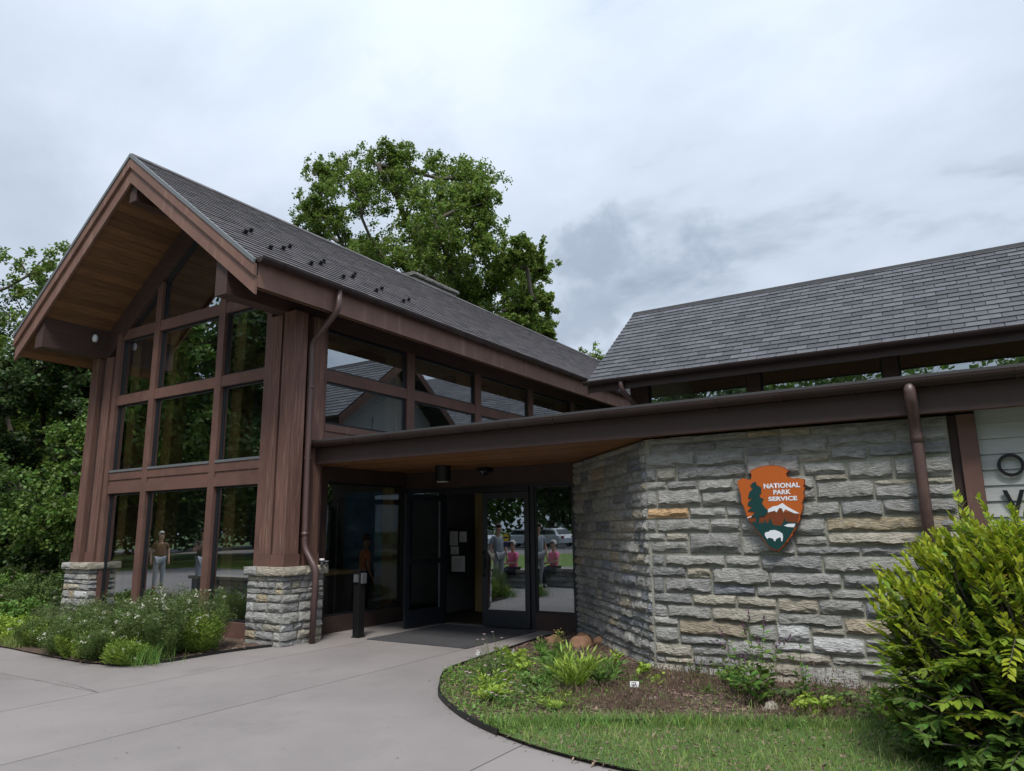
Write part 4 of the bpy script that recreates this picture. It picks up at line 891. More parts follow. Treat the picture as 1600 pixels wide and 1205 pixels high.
# ================================================================ TREES
def tree_meshes(lobes, base, seed, leaf_n, leaf_size, mats, trunk_r=.35, twigs=9, spread=.33, vis=True, flat_=1.0):
    """lobes (x,y,z,r) relative; returns (trunk MB, [crown arrays])"""
    r = np.random.RandomState(seed); nodes = [np.array(base, float)]; par = [-1]
    L = sorted(lobes, key=lambda q: q[2]); ctr = np.mean([l[:3] for l in L], 0); zmin = min(l[2]-l[3] for l in L)
    fork = np.array([base[0]*.5+ctr[0]*.5, base[1]*.5+ctr[1]*.5, max(base[2]+1.0, zmin+ (ctr[2]-zmin)*.15)])
    n0 = 7
    for i in range(1, n0+1):
        t = i/n0; p = nodes[0]*(1-t)+fork*t+r.normal(size=3)*[.08, .08, 0]; nodes.append(p); par.append(len(nodes)-2)
    top = ctr+np.array([0, 0, (max(l[2] for l in L)-ctr[2])*.15])
    for i in range(1, 7):
        t = i/6; nodes.append(fork*(1-t)+top*t+r.normal(size=3)*.25); par.append(len(nodes)-2)
    def attach(c, seg, wob):
        A = np.array(nodes); d = np.linalg.norm(A-c, axis=1)+np.maximum(0, A[:, 2]-c[2]+.2)*2.5
        d[:max(1, n0-1)] += 3
        j = int(np.argmin(d)); a = nodes[j]; L_ = np.linalg.norm(c-a); k = max(2, int(L_/seg))
        sag = np.array([0, 0, .12*L_])
        for i in range(1, k+1):
            t = i/k; p = a*(1-t)+c*t-sag*math.sin(math.pi*t)*.6+(r.normal(size=3)*wob if i < k else 0); nodes.append(p); par.append(j if i == 1 else len(nodes)-2)
        return len(nodes)-1
    order = sorted(L, key=lambda q: np.linalg.norm(np.array(q[:3])-fork))
    for l in order: attach(np.array(l[:3]), .7, .10)
    tw = []
    for l in order:
        for _ in range(twigs):
            dv = unit(r.normal(size=3)); c = np.array(l[:3])+dv*l[3]*r.uniform(.45, 1.15)*[1, 1, .9]; attach(c, .5, .05); tw.append((c, l[3]))
    N = len(nodes); w = np.zeros(N); ch = [0]*N
    for i in range(N):
        if par[i] >= 0: ch[par[i]] += 1
    for i in range(N-1, -1, -1):
        if ch[i] == 0: w[i] = 1
        if par[i] >= 0: w[par[i]] += w[i]
    rad = trunk_r*(w/w[0])**.56; rad = np.maximum(rad, .012)
    mb = MB()
    # follow chains
    kids = [[] for _ in range(N)]
    for i in range(1, N): kids[par[i]].append(i)
    def walk(a, b):
        ch_ = [a, b]
        while kids[ch_[-1]]:
            ch_.append(max(kids[ch_[-1]], key=lambda q: w[q]))
        return ch_
    todo = [(0, max(kids[0], key=lambda q: w[q]))]; 
    while todo:
        a, b = todo.pop(); c_ = walk(a, b)
        rr = [min(rad[c_[1]]*1.05, rad[c_[0]])]+[rad[q] for q in c_[1:]]
        mb.tube([nodes[q] for q in c_], rr, 7 if rad[b] > .06 else 4, cap=False)
        for i, q in enumerate(c_[1:]):
            nxt = c_[i+2] if i+2 < len(c_) else None
            todo += [(q, k) for k in kids[q] if k != nxt]
    # leaves: tight clusters at twig ends
    C_ = np.array([t[0] for t in tw]); rr = np.array([t[1] for t in tw]); n = len(C_); per = leaf_n//n
    sub = 5
    cc = np.repeat(C_, sub, 0)+r.normal(size=(n*sub, 3))*np.repeat(rr, sub)[:, None]*spread*[1, 1, .8]
    P = np.repeat(cc, max(1, per//sub), 0); P = P+r.normal(size=P.shape)*np.repeat(np.repeat(rr, sub), max(1, per//sub))[:, None]*.10
    m = len(P); D = unit(r.normal(size=(m, 3))+[0, 0, -.25]); Nn = unit(r.normal(size=(m, 3))*.55+[0, 0, 1])
    v, f = leaf_quads(P, D, Nn, leaf_size*r.uniform(.6, 1.25, m), leaf_size*r.uniform(.55, .95, m))
    return mb, v, f
def build_tree(name, label, lobes, base, seed, n, ls, leafmat, bark='bark', tr=.35, group=None, twigs=9, cat='tree', **kw):
    t = thing(name, label, cat, tuple(base), group)
    mb, v, f = tree_meshes(lobes, base, seed, n, ls, None, tr, twigs, **kw)
    ob('trunk', mb, bark, t); np_mesh('crown', v, f, leafmat, t, kind='stuff'); return t
big = [(-27.25, 24.36, 20.74, 0.89), (-26.73, 25.46, 21.55, 1.03), (-21.36, 22.54, 18.87, 0.95), (-20.74, 24.08, 19.57, 0.94), (-20.87, 26.75, 20.35, 0.95), (-19.26, 26.77, 19.44, 0.86), (-14.6, 21.38, 14.84, 0.72), (-24.04, 21.95, 17.43, 0.91), (-20.86, 20.86, 16.39, 0.98), (-21.07, 23.59, 17.62, 1.11), (-16.47, 20.71, 14.8, 0.97), (-17.04, 23.7, 15.3, 1.07), (-28.88, 25.04, 18.93, 0.87), (-24.07, 22.45, 16.16, 1.04), (-24.43, 25.23, 16.25, 0.98), (-21.14, 24.64, 16.08, 1.13), (-15.78, 20.67, 12.72, 1.0), (-16.51, 24.41, 14.83, 1.03), (-14.18, 22.31, 12.65, 0.92), (-23.25, 23.41, 14.5, 1.01), (-19.26, 22.48, 13.01, 1.03), (-18.6, 25.35, 13.48, 1.24), (-15.01, 23.58, 11.88, 0.98), (-12.59, 21.6, 12.03, 0.52), (-13.58, 24.31, 12.5, 0.63), (-14.85, 25.96, 12.27, 0.78), (-12.55, 22.64, 10.05, 0.5), (-13.76, 22.05, 9.86, 0.82), (-16.37, 23.22, 11.2, 0.99), (-15.35, 27.05, 10.71, 0.71), (-21.26, 27.33, 13.98, 0.91), (-13.85, 25.21, 9.59, 0.35)]
big = [(-20.6+(x+20.6)*.95, y, 9+(z-9)*.94, r*.95) for x, y, z, r in big]
rr_ = np.random.RandomState(4)
inner = [(-21.5+rr_.uniform(-4.5, 4.5), 24+rr_.uniform(-2, 2), 13.5+rr_.uniform(-2, 3.5), 1.2) for _ in range(7)]+[(-15.5, 23.5, 9.3, 1.2), (-18, 25, 10.5, 1.3), (-24.5, 25, 12, 1.2), (-26, 23, 14.5, 1.1), (-21, 26, 10.5, 1.3)]
build_tree('maple_tree', 'tall spreading maple tree behind the hall roof and chimney', big+inner, (-20.6, 24, -.05), 3, 150000, .13, 'maple', tr=.50, twigs=12, spread=.36)
def crown_lobes(r, c, rx, rz, n, lr):
    out = []
    for _ in range(n):
        d = unit(r.normal(size=3)); q = r.uniform(.35, 1)**.6
        out.append((c[0]+d[0]*rx*q, c[1]+d[1]*rx*q, c[2]+d[2]*rz*q, lr*r.uniform(.75, 1.25)))
    return out
rt_ = np.random.RandomState(9)
specs = [  # x, y, height, crown radius, material, label
 (-26.2, 10.6, 11.6, 3.2, 'maple', 'olive green tree rising to the sky left of the gable peak'),
 (-22.5, 10.9, 8.6, 2.6, 'forest', 'dark broadleaf tree just left of the hall eave'),
 (-29.5, 9.4, 10.3, 3.0, 'forest_l', 'lighter green tree at the left end of the wood'),
 (-20.0, 12.6, 8.2, 2.6, 'forest', 'dark tree close behind the left corner post'),
 (-24.8, 14.2, 10.0, 3.2, 'forest', 'tall dark tree in the second row of the wood'),
 (-30.5, 14.0, 12.0, 3.6, 'forest', 'tallest dark tree deep in the left wood'),
 (-18.2, 16.6, 8.6, 2.8, 'forest', 'dark tree beside the long back wall of the hall'),
 (-33.5, 11.0, 11.0, 3.4, 'forest', 'dark tree at the outer left of the wood'),
 (-19.6, 20.5, 9.4, 2.9, 'forest', 'dark tree between the hall and the big maple'),
 (-27.5, 19.0, 10.5, 3.2, 'forest', 'dark tree in front of the big maple trunk on the left')]
for i, (x, y, h, cr_, m_, lab) in enumerate(specs):
    lobes = crown_lobes(rt_, (x, y, h*.60), cr_, h*.36, 20, 1.0)
    build_tree('forest_tree', lab, lobes, (x, y, -.05), 20+i, 46000 if m_ != 'forest' else 42000, .13, m_, 'darkbark' if m_ == 'forest' else 'bark', .22, 'trees in the wood left of the hall', twigs=7, spread=.42)
# understorey
for i, (x, y, h, w_, m_, lab) in enumerate([
 (-17.6, 8.9, 5.3, 1.5, 'forest_l', 'bright green sapling beside the left corner post'),
 (-16.2, 9.6, 3.2, 1.1, 'forest_l', 'young bright maple low against the left hall corner'),
 (-20.6, 9.3, 3.4, 1.7, 'forest', 'low dark sapling at the edge of the wood'),
 (-24.4, 9.0, 4.6, 2.2, 'forest', 'dark young tree filling the edge of the wood'),
 (-28.6, 8.6, 4.2, 2.4, 'forest', 'dark young tree at the far left of the wood edge')]):
    lobes = crown_lobes(rt_, (x, y, h*.56), w_, h*.40, 16, .55)
    build_tree('sapling', lab, lobes, (x, y, -.05), 60+i, 16000, .10, m_, 'darkbark', .07, 'saplings along the wood edge', twigs=6, spread=.45)
# distant wood closing the gap behind everything (reads as one mass)
def wood_mass(name, xs_, ys_, hs_, n, ls, m_, seed):
    r = np.random.RandomState(seed); k = len(xs_)
    P = []
    for x, y, h in zip(xs_, ys_, hs_):
        q = n//k; d = unit(r.normal(size=(q, 3)))*(r.uniform(.5, 1, (q, 1))); P.append(np.array([x, y, h*.5])+d*[h*.38, h*.3, h*.52])
    P = np.concatenate(P); P = P+r.normal(size=P.shape)*.25; P = P[P[:, 2] > 0]
    v, f = leaf_quads(P, rand_dirs(len(P), r), unit(r.normal(size=P.shape)*.7+[0, 0, 1]), ls*r.uniform(.6, 1.3, len(P)), ls*.8)
    o = np_mesh(name, v, f, m_, None); tag(o, kind='stuff'); return o
o = wood_mass('distant_wood', np.linspace(-62, -26, 18), 24+8*np.sin(np.arange(18)*1.7)+8, 11+3*np.sin(np.arange(18)*2.3), 110000, .30, 'forest', 5)
tag(o, 'dark far wood closing the view behind the left trees', 'wood')
# shrubs of the wood's dark floor edge
o = wood_mass('undergrowth', np.linspace(-38, -15.5, 22), 9.6+.7*np.sin(np.arange(22)*2.1), 1.5+.5*np.sin(np.arange(22)*1.3), 26000, .13, 'forest', 6)
tag(o, 'dark green undergrowth along the foot of the left wood', 'undergrowth')
# trees across the car park, mirrored in the glass
proto = []
for i, (h, cr_, m_) in enumerate([(13, 4.2, 'forest'), (11, 3.6, 'forest_l'), (14.5, 4.4, 'forest')]):
    lobes = crown_lobes(rt_, (0, 0, h*.58), cr_, h*.38, 22, 1.4)
    mb, v, f = tree_meshes(lobes, (0, 0, -.05), 80+i, 22000, .30, None, .28, 7, spread=.45)
    oc = np_mesh('crown', v, f, m_); proto.append((mb.mesh('trunk'), oc.data)); bpy.data.objects.remove(oc)
    proto[-1][0].materials.append(MT['darkbark'])
PLAB = ['tree nearest the hall on the open side of the plaza', 'rounded light green tree second from the hall across the plaza', 'dark tree standing level with the gable front across the plaza', 'dark tree at the lawn corner across the plaza', 'light green tree behind the lawn corner tree', 'dark tree farthest out level with the hall front', 'dark tree at the hall end of the footpath', 'light green tree further along the footpath', 'tall dark tree at the outer end of the footpath', 'outermost dark tree between plaza and footpath',
 'light green tree behind the dark end car', 'tall dark tree behind the gap in the parked cars', 'dark tree directly behind the white end car', 'light green tree behind the pale blue car', 'tall dark tree at the far corner of the car park', 'dark tree behind the nearest white car', 'light green tree just past the parked row', 'tall dark tree beyond the outer car park corner', 'dark tree in the middle of the far car park edge', 'light green tree opposite the siding wall', 'tall dark tree opposite the end of the entrance wing', 'dark tree far along the car park edge', 'light green tree at the last end of the car park']
spots = [(-30, -12), (-36, -5), (-42, 3), (-38, -16), (-46, -9), (-52, 2), (-34, -27), (-44, -24), (-54, -18), (-60, -6), (-50, -52), (-42, -56), (-34, -60), (-26, -62), (-58, -46), (-24, -52), (-16, -56), (-66, -38), (-8, -58), (4, -55), (16, -50), (28, -42), (38, -30)]
for i, (x, y) in enumerate(spots):
    pm = proto[i % 3]; far = y < -40
    t = thing('parkland_tree', PLAB[i] if True else ('broadleaf tree beyond the car park across from the entrance' if far else 'broadleaf tree standing across the plaza left of the camera'), 'tree', (x, y, 0), 'trees beyond the car park' if far else 'trees across the plaza')
    t.rotation_euler = (0, 0, i*1.3); k_ = 1.35 if far else 1.28; t.scale = (k_, k_, k_*(1+.12*math.sin(i)))
    for nm, me in (('trunk', pm[0]), ('crown', pm[1])):
        o = bpy.data.objects.new(nm, me); col.objects.link(o); o.parent = t
        if nm == 'crown': o['kind'] = 'stuff'
o = wood_mass('wooded_hillside', np.linspace(-230, 60, 42), -84-6*np.sin(np.arange(42)*1.9), 25+5*np.sin(np.arange(42)*1.3), 120000, 1.0, 'forest_l', 15); tag(o, 'wooded hillside rising beyond the car park', 'wood')
o = wood_mass('wooded_bank', np.linspace(-66, -50, 20), np.linspace(-52, 26, 20), 14+2*np.sin(np.arange(20)*1.3), 110000, .45, 'forest', 16); tag(o, 'dense wooded bank beyond the plaza trees', 'wood')
# tree tip seen over the far end of the hall ridge
lobes = crown_lobes(rt_, (-25.3, 54.5, 13.6), 2.4, 2.6, 14, .9)
build_tree('distant_tree', 'tree top just showing where the two slate roofs meet', lobes, (-25.3, 54.5, 0), 99, 9000, .3, 'maple', tr=.3)

# ================================================================ BEDS
def smooth_poly(pts, n=6):
    out = []; m = len(pts)
    for i in range(m):
        p0, p1, p2, p3 = (np.array(pts[(i+k-1) % m], float) for k in range(4))
        for k in range(n):
            t = k/n; out.append(tuple(.5*((2*p1)+(-p0+p2)*t+(2*p0-5*p1+4*p2-p3)*t*t+(-p0+3*p1-3*p2+p3)*t**3)))
    return out
def inside(P, poly_):
    x, y = P[:, 0], P[:, 1]; c = np.zeros(len(P), bool); n = len(poly_)
    for i in range(n):
        x1, y1 = poly_[i]; x2, y2 = poly_[(i+1) % n]
        k = ((y1 > y) != (y2 > y)) & (x < (x2-x1)*(y-y1)/((y2-y1) if y2 != y1 else 1e-9)+x1); c ^= k
    return c
curveR = [(-5.33, 9.75), (-5.34, 9.2), (-5.27, 8.33), (-5.20, 7.5), (-5.10, 6.75), (-4.90, 6.35), (-4.67, 6.03), (-4.40, 5.68), (-3.82, 5.22), (-3.23, 4.90), (-2.66, 4.70), (-2.0, 4.60), (-1.2, 4.58), (0, 4.6), (3, 4.7), (6, 4.9), (9, 5.1)]
def densify(c, n=5):
    out = []
    for i in range(len(c)-1):
        p0 = np.array(c[max(i-1, 0)]); p1 = np.array(c[i]); p2 = np.array(c[i+1]); p3 = np.array(c[min(i+2, len(c)-1)])
        for k in range(n):
            t = k/n; out.append(tuple(.5*((2*p1)+(-p0+p2)*t+(2*p0-5*p1+4*p2-p3)*t*t+(-p0+3*p1-3*p2+p3)*t**3)))
    return out+[c[-1]]
cR = densify(curveR)
bedR = cR+[(9, 7.95), (-.05, 7.95), (-3.1, 7.90), (-5.18, 10.1), (-5.30, 10.1)]
lawn_edge = densify([(-3.35, 4.97), (-2.95, 5.30), (-2.55, 5.55), (-2.0, 5.85), (-1.3, 6.15), (-.6, 6.5), (.6, 6.9), (9, 7.3)])
lawn = [p for p in cR if p[0] > -3.4]+lawn_edge[::-1]
def ground_sheet(name, poly_, z, m_, res=.10, amp=.02, parent=None):
    """triangulated sheet with gentle relief"""
    bm = bmesh.new(); f = bm.faces.new([bm.verts.new((x, y, z)) for x, y in poly_])
    bmesh.ops.triangulate(bm, faces=[f])
    me = bpy.data.meshes.new(name); bm.to_mesh(me); bm.free(); return link(name, me, m_, parent)
tag(ground_sheet('mulch_bed', bedR, .022, 'mulch'), kind='structure')
tag(ground_sheet('lawn', lawn, .030, 'ground'), kind='structure')
def edging(name, c, z0, z1, w, lab):
    m_ = MB(); n = len(c); v = []
    for i, p in enumerate(c):
        a = np.array(c[min(i+1, n-1)])-np.array(c[max(i-1, 0)]); a = a/np.linalg.norm(a); nn = np.array([-a[1], a[0]])*w/2
        v += [(p[0]-nn[0], p[1]-nn[1], z0), (p[0]-nn[0], p[1]-nn[1], z1), (p[0]+nn[0], p[1]+nn[1], z1), (p[0]+nn[0], p[1]+nn[1], z0)]
    f = [(i*4+k, i*4+(k+1) % 4, (i+1)*4+(k+1) % 4, (i+1)*4+k) for i in range(n-1) for k in range(4)]
    m_.add(v, f); tag(ob(name, m_, 'edging'), lab, 'edging')
edging('bed_edging', cR[:46], -.02, .045, .022, 'thin black edging strip curving around the mulch bed tip')
edging('lawn_edging', lawn_edge[7:13], 0, .062, .022, 'short black edging strip between the mulch bed and the lawn')
curveL = [(-17.5, 4.3), (-14.5, 4.75), (-12.6, 4.98), (-11.8, 5.10), (-10.78, 5.05), (-9.57, 5.0), (-9.1, 5.06), (-8.77, 5.2), (-8.55, 5.5), (-8.52, 5.9), (-8.5, 6.3), (-8.42, 6.72), (-8.33, 6.96)]
cL = densify(curveL)
bedL = cL+[(-8.9, 7.15), (-14.3, 7.15), (-14.3, 9.6), (-17.5, 9.6)]
tag(ground_sheet('planting_bed', bedL, .02, 'mulch'), kind='structure')
edging('bed_edging', cL[30:], -.02, .035, .02, 'thin black edging strip along the left shrub bed')
def sample(poly_, n, r):
    a = np.array(poly_); lo, hi = a.min(0), a.max(0); out = []
    P = r.uniform(lo, hi, (n*4, 2)); P = P[inside(P, poly_)]; return P[:n]
# chips, dry stalks, grass
rg = np.random.RandomState(2)
nearpoly = [p for p in bedR if p[0] < 1.0]+[(1, 4.6)] if False else bedR
def chips(poly_, n, seed, lim, z=.025):
    r = np.random.RandomState(seed); P = sample(poly_, n*2, r); P = P[(P[:, 0] < lim[1]) & (P[:, 0] > lim[0])][:n]
    P = np.c_[P, z+r.uniform(0, .012, len(P))]; D = unit(r.normal(size=P.shape)*[1, 1, .25]); v, f = leaf_quads(P, D, unit(r.normal(size=P.shape)*.4+[0, 0, 1]), r.uniform(.02, .07, len(P)), r.uniform(.008, .025, len(P)))
    return v, f
v, f = chips(bedR, 16000, 3, (-5.4, 1.2)); tag(np_mesh('mulch_chips', v, f, 'chip'), 'scattered brown mulch chips on the entrance bed', 'mulch', kind='stuff')
v, f = chips(bedL, 5000, 4, (-10, -8.3)); tag(np_mesh('mulch_chips', v, f, 'chip'), 'brown mulch chips at the foot of the right stone pier', 'mulch', kind='stuff')
def blades(P, h, w, seed, lean=.35, z=.02):
    r = np.random.RandomState(seed); n = len(P); h = h*r.uniform(.5, 1.3, n); a = r.uniform(0, 6.283, n); S = np.c_[np.cos(a), np.sin(a), np.zeros(n)]*(w*r.uniform(.6, 1.2, n))[:, None]
    b = r.uniform(0, 6.283, n); ln = np.c_[np.cos(b), np.sin(b), np.zeros(n)]*(h*lean*r.uniform(.2, 1.6, n))[:, None]; up_ = np.c_[np.zeros(n), np.zeros(n), h]
    B = np.c_[P, np.full(n, z)]; v = np.stack([B-S, B+S, B+S*.7+ln*.35+up_*.6, B-S*.7+ln*.35+up_*.6, B+ln+up_], 1).reshape(-1, 3); o = np.arange(n)[:, None]*5
    f = np.concatenate([o+[0, 1, 2], o+[0, 2, 3], o+[3, 2, 4]], 0); return v, f
P = sample(lawn, 120000, rg); P = P[P[:, 0] < 1.4][:64000]
k = (np.sin(P[:, 0]*5.1+1)*np.sin(P[:, 1]*6.3)+rg.normal(size=len(P))*.6) > .55
v, f = blades(P[~k], .042, .0022, 5, .5); tag(np_mesh('grass', v, f, 'grass'), kind='stuff')
v, f = blades(P[k], .050, .0024, 6, .6); tag(np_mesh('grass', v, f, 'grassy'), kind='stuff')
# weedy low cover in the tip of the entrance bed
def cover(name, C_, m_, ls, seed, lab, h=.07, n_each=60, spread=.09):
    r = np.random.RandomState(seed); P = np.repeat(np.array(C_), n_each, 0); P = np.c_[P[:, :2]+r.normal(size=(len(P), 2))*spread, .02+r.uniform(0, 1, len(P))**1.3*h]
    P = P[inside(P, bedR)]
    v, f = leaf_quads(P, unit(r.normal(size=P.shape)*[1, 1, .5]), unit(r.normal(size=P.shape)*.4+[0, 0, 1]), ls*r.uniform(.6, 1.3, len(P)), ls*r.uniform(.4, .7, len(P)))
    tag(np_mesh(name, v, f, m_), lab, 'ground cover', kind='stuff')
tip = [p for p in sample(bedR, 9000, rg) if p[0] < -3.05 and p[1] < 8.0 and (p[0]+3.05)*.9+(p[1]-5.6)*.35 < .25]
edge_in = [p for p in tip if rg.random() < .35]
cover('ground_cover', edge_in[:900], 'herb', .034, 8, 'low weedy green cover on the tip of the entrance bed', .06, 26)
rb = [p for p in sample(bedR, 4000, rg) if -3.2 < p[0] < 1 and p[1] > 6.1 and p[1] < 7.7 and rg.random() < .12]
cover('ground_cover', rb[:150], 'herb', .032, 9, 'thin green seedlings between the dry stalks by the wall', .06, 22, .07)
P = np.array([p for p in sample(bedR, 9000, rg) if p[0] < -2.9 and p[1] < 6.9][:3200]); v, f = blades(P, .10, .0028, 15, .6); tag(np_mesh('grass', v, f, 'grassy'), kind='stuff')
# brown dry stalks
def stalks(P, h, seed, lab):
    r = np.random.RandomState(seed); v0, f0 = blades(P, h, .0022, seed, .25); n = len(P)
    H = h*r.uniform(.5, 1.1, n); Q = np.c_[P, H+.01]; v1, f1 = leaf_quads(Q, np.c_[r.normal(size=(n, 2))*.2, np.ones(n)], rand_dirs(n, r), .035*r.uniform(.6, 1.4, n), .010)
    f1t = np.concatenate([f1[:, [0, 1, 2]], f1[:, [0, 2, 3]]]); v = np.concatenate([v0, v1]); f = np.concatenate([f0, f1t+len(v0)])
    tag(np_mesh('dry_stalks', v, f, 'drystem'), lab, 'dry stalks', kind='stuff')
P = np.array([p for p in sample(bedR, 60000, rg) if -3.6 < p[0] < .2 and p[1] > 5.75+(p[0]+3.0)*.32 and p[1] < 7.6]); P = P[(np.sin(P[:, 0]*4)+np.sin(P[:, 1]*5.3+P[:, 0]*2)+rg.normal(size=len(P))*.8) > -.1][:9500]
stalks(P, .095, 31, 'brown dry seed stalks covering the entrance bed below the wall')
P = np.array([p for p in sample(bedR, 9000, rg) if -2.6 < p[0] < 0 and p[1] > 7.0 and p[1] < 7.7][:260]); stalks(P, .26, 32, 'taller dark seed stalks close to the foot of the stone wall')

# hairline cracks and litter on the pavement
def crack(pts, seed, w=.0035):
    r = np.random.RandomState(seed); P = []
    for a, b in zip(pts, pts[1:]):
        n = max(3, int(math.hypot(b[0]-a[0], b[1]-a[1])/.07))
        P += [(a[0]+(b[0]-a[0])*i/n+r.normal()*.008, a[1]+(b[1]-a[1])*i/n+r.normal()*.008) for i in range(n)]
    P.append(pts[-1]); v = []; 
    for i, p in enumerate(P):
        q = w*r.uniform(.4, 1.3); v += [(p[0]-q*.7, p[1]-q*.7, .0035), (p[0]+q*.7, p[1]+q*.7, .0035)]
    ob('crack', MB().add(v, [(2*i, 2*i+1, 2*i+3, 2*i+2) for i in range(len(P)-1)]), 'joint', pave)
crack([(-4.54, 4.59), (-4.3, 4.92), (-4.06, 5.26)], 1); crack([(-7.5, 4.6), (-6.7, 5.3), (-6.5, 6.2), (-5.9, 6.6)], 2); crack([(-5.8, 3.9), (-5.0, 4.3), (-4.7, 5.0)], 3, .0025); crack([(-9.4, 4.0), (-8.5, 4.3), (-7.6, 4.2)], 4)
r = np.random.RandomState(77); n = 260; P = np.c_[r.uniform(-10, -2, n), r.uniform(2.6, 8, n), np.full(n, .004)]; ed = np.array(cR[:60]); P[:120, :2] = ed[r.randint(0, 60, 120)]-np.abs(r.normal(size=(120, 2)))*[.05, .05]
P = P[~inside(P, bedR) & ~inside(P, bedL)]; v, f = leaf_quads(P, unit(r.normal(size=P.shape)*[1, 1, .1]), np.tile([0, 0, 1.], (len(P), 1))+r.normal(size=P.shape)*.2, r.uniform(.010, .034, len(P)), r.uniform(.006, .016, len(P)))
tag(np_mesh('leaf_litter', v, f, 'chip'), 'scattered bits of bark and leaf on the pavement', 'litter', kind='stuff')
r = np.random.RandomState(5); E_ = np.array(lawn_edge[:30]); P = E_[r.randint(0, len(E_), 5200)]+r.normal(size=(5200, 2))*[.10, .07]; P = P[inside(P, bedR)]; v, f = blades(P, .085, .003, 51, .7); tag(np_mesh('grass', v, f, 'grass'), kind='stuff')
P = np.array([p for p in sample(bedR, 12000, rg) if -3.4 < p[0] < .6 and p[1] < 7.7][:5200]); k = (np.sin(P[:, 0]*3.3+1)*np.sin(P[:, 1]*4.1)+rg.normal(size=len(P))*.5) > .25; v, f = blades(P[k], .075, .0028, 52, .8); tag(np_mesh('grass', v, f, 'grassy'), kind='stuff')
P = sample(lawn, 4000, rg)[:1500]; P = P[P[:, 0] < 1.2]; v, f = blades(P, .11, .003, 53, .9); tag(np_mesh('grass', v, f, 'grassy'), kind='stuff')
# ---- plants
def twig_plant(name, label, cat, base, stems, leafmat, ll, lw_mode='quad', n_leaf=14, spread=.25, h=.5, stem_r=.004, flower=None, group=None, seed=0, droop=.2, bare=.1, stemmat='stem', up=.5, leaf_top=1.0, taper=.5):
    r = np.random.RandomState(seed); t = thing(name, label, cat, (base[0], base[1], .02), group); mb = MB(); P = []; D = []; Z = []; S = []; F = []
    for s in range(stems):
        a = r.uniform(0, 6.283); out = spread*r.uniform(.25, 1)**.7; hh = h*r.uniform(.7, 1.05)*(1-.25*out/spread); p0 = np.array([base[0]+math.cos(a)*.02, base[1]+math.sin(a)*.02, .02]); dirv = np.array([math.cos(a)*out, math.sin(a)*out, hh])
        pts = []
        for k in range(7):
            q = k/6; pts.append(p0+dirv*[q, q, 1]*[1, 1, q**.85]-np.array([0, 0, droop*out*q*q])+r.normal(size=3)*.006)
        mb.tube(pts, [stem_r*(1-.6*k/6) for k in range(7)], 4, cap=False)
        for i in range(n_leaf):
            q = bare+(leaf_top-bare)*(i+.5)/n_leaf; x = q*6; k = min(5, int(x)); pp = pts[k]*(1-(x-k))+pts[k+1]*(x-k); b = i*2.4+r.uniform(0, .5); ax = unit(pts[k+1]-pts[k]); side = np.array([math.cos(b), math.sin(b), 0])
            P.append(pp); D.append(side+ax*up+r.normal(size=3)*.15); Z.append(ax+r.normal(size=3)*.2); S.append(ll*(1-taper*q)*r.uniform(.75, 1.2))
        if flower: F.append((pts[-1], unit(pts[-1]-pts[-2]), s))
    ob('stems', mb, stemmat, t)
    P, D, Z, S = map(np.array, (P, D, Z, S))
    if lw_mode == 'quad': v, f = leaf_quads(P, D, Z, S, S*.42)
    elif lw_mode == 'narrow': v, f = leaf_quads(P, D, Z, S, S*.16)
    elif lw_mode == 'round': v, f = leaf_quads(P, D, Z, S, S*.95)
    else: v, f = detailed_leaves(P, D, Z, S)
    np_mesh('foliage', v, f, leafmat, t, kind='stuff')
    if flower:
        fm, fn, fs, shape = flower; r = np.random.RandomState(seed+1); Q = []; E_ = []
        for p, d_, s in F:
            if shape == 'spike':
                for i in range(fn): Q.append(p+d_*(i/fn*.11-.02)+r.normal(size=3)*.006); E_.append(unit(r.normal(size=3)+d_))
            elif shape == 'daisy':
                c = p+r.normal(size=3)*.01
                for i in range(fn): a = i*6.283/fn; Q.append(c); E_.append(np.array([math.cos(a), math.sin(a), .25]))
            else:
                for i in range(fn): Q.append(p+r.normal(size=3)*fs*1.2); E_.append(unit(r.normal(size=3)+[0, 0, .8]))
        Q, E_ = np.array(Q), np.array(E_); v, f = leaf_quads(Q, E_, np.tile([0, 0, 1.], (len(Q), 1))+r.normal(size=Q.shape)*.3, np.full(len(Q), fs), np.full(len(Q), fs*(.3 if shape == 'daisy' else .7))); np_mesh('flowers', v, f, fm, t, kind='stuff')
    return t
TP = twig_plant
TP('fleabane', 'tall pale pink flowered fleabane at the tip of the bed', 'plant', (-4.27, 6.43), 13, 'sage', .07, 'narrow', 16, .20, .56, flower=('pink', 14, .022, 'daisy'), seed=1)
TP('fleabane', 'low pink fleabane leaning over the edging beside the tall one', 'plant', (-4.05, 6.0), 9, 'herb', .08, 'narrow', 14, .22, .32, flower=('pink', 14, .022, 'daisy'), seed=2)
TP('fleabane', 'small pink fleabane nearest the pavement curve', 'plant', (-3.62, 5.62), 8, 'herb', .08, 'narrow', 12, .20, .26, flower=('pink', 14, .022, 'daisy'), seed=3)
TP('goldenrod', 'goldenrod with long narrow leaves and one yellow tip', 'plant', (-4.05, 7.25), 6, 'herb', .13, 'narrow', 26, .14, .50, flower=('yellowf', 16, .014, 'ball'), seed=4)
TP('ironweed', 'dense clump of upright lance shaped green leaves', 'plant', (-3.32, 6.35), 15, 'lime', .16, 'narrow', 20, .22, .46, seed=5, up=1.2, taper=.3)
TP('ironweed', 'second leafy clump just behind the dense upright one', 'plant', (-3.25, 6.75), 12, 'herb', .15, 'narrow', 18, .26, .34, seed=6, up=1.0, taper=.3)
TP('ironweed', 'shorter clump of lance leaves in front of the brown boulders', 'plant', (-3.75, 6.95), 12, 'herb', .14, 'narrow', 18, .28, .34, seed=16, up=1.0, taper=.3)
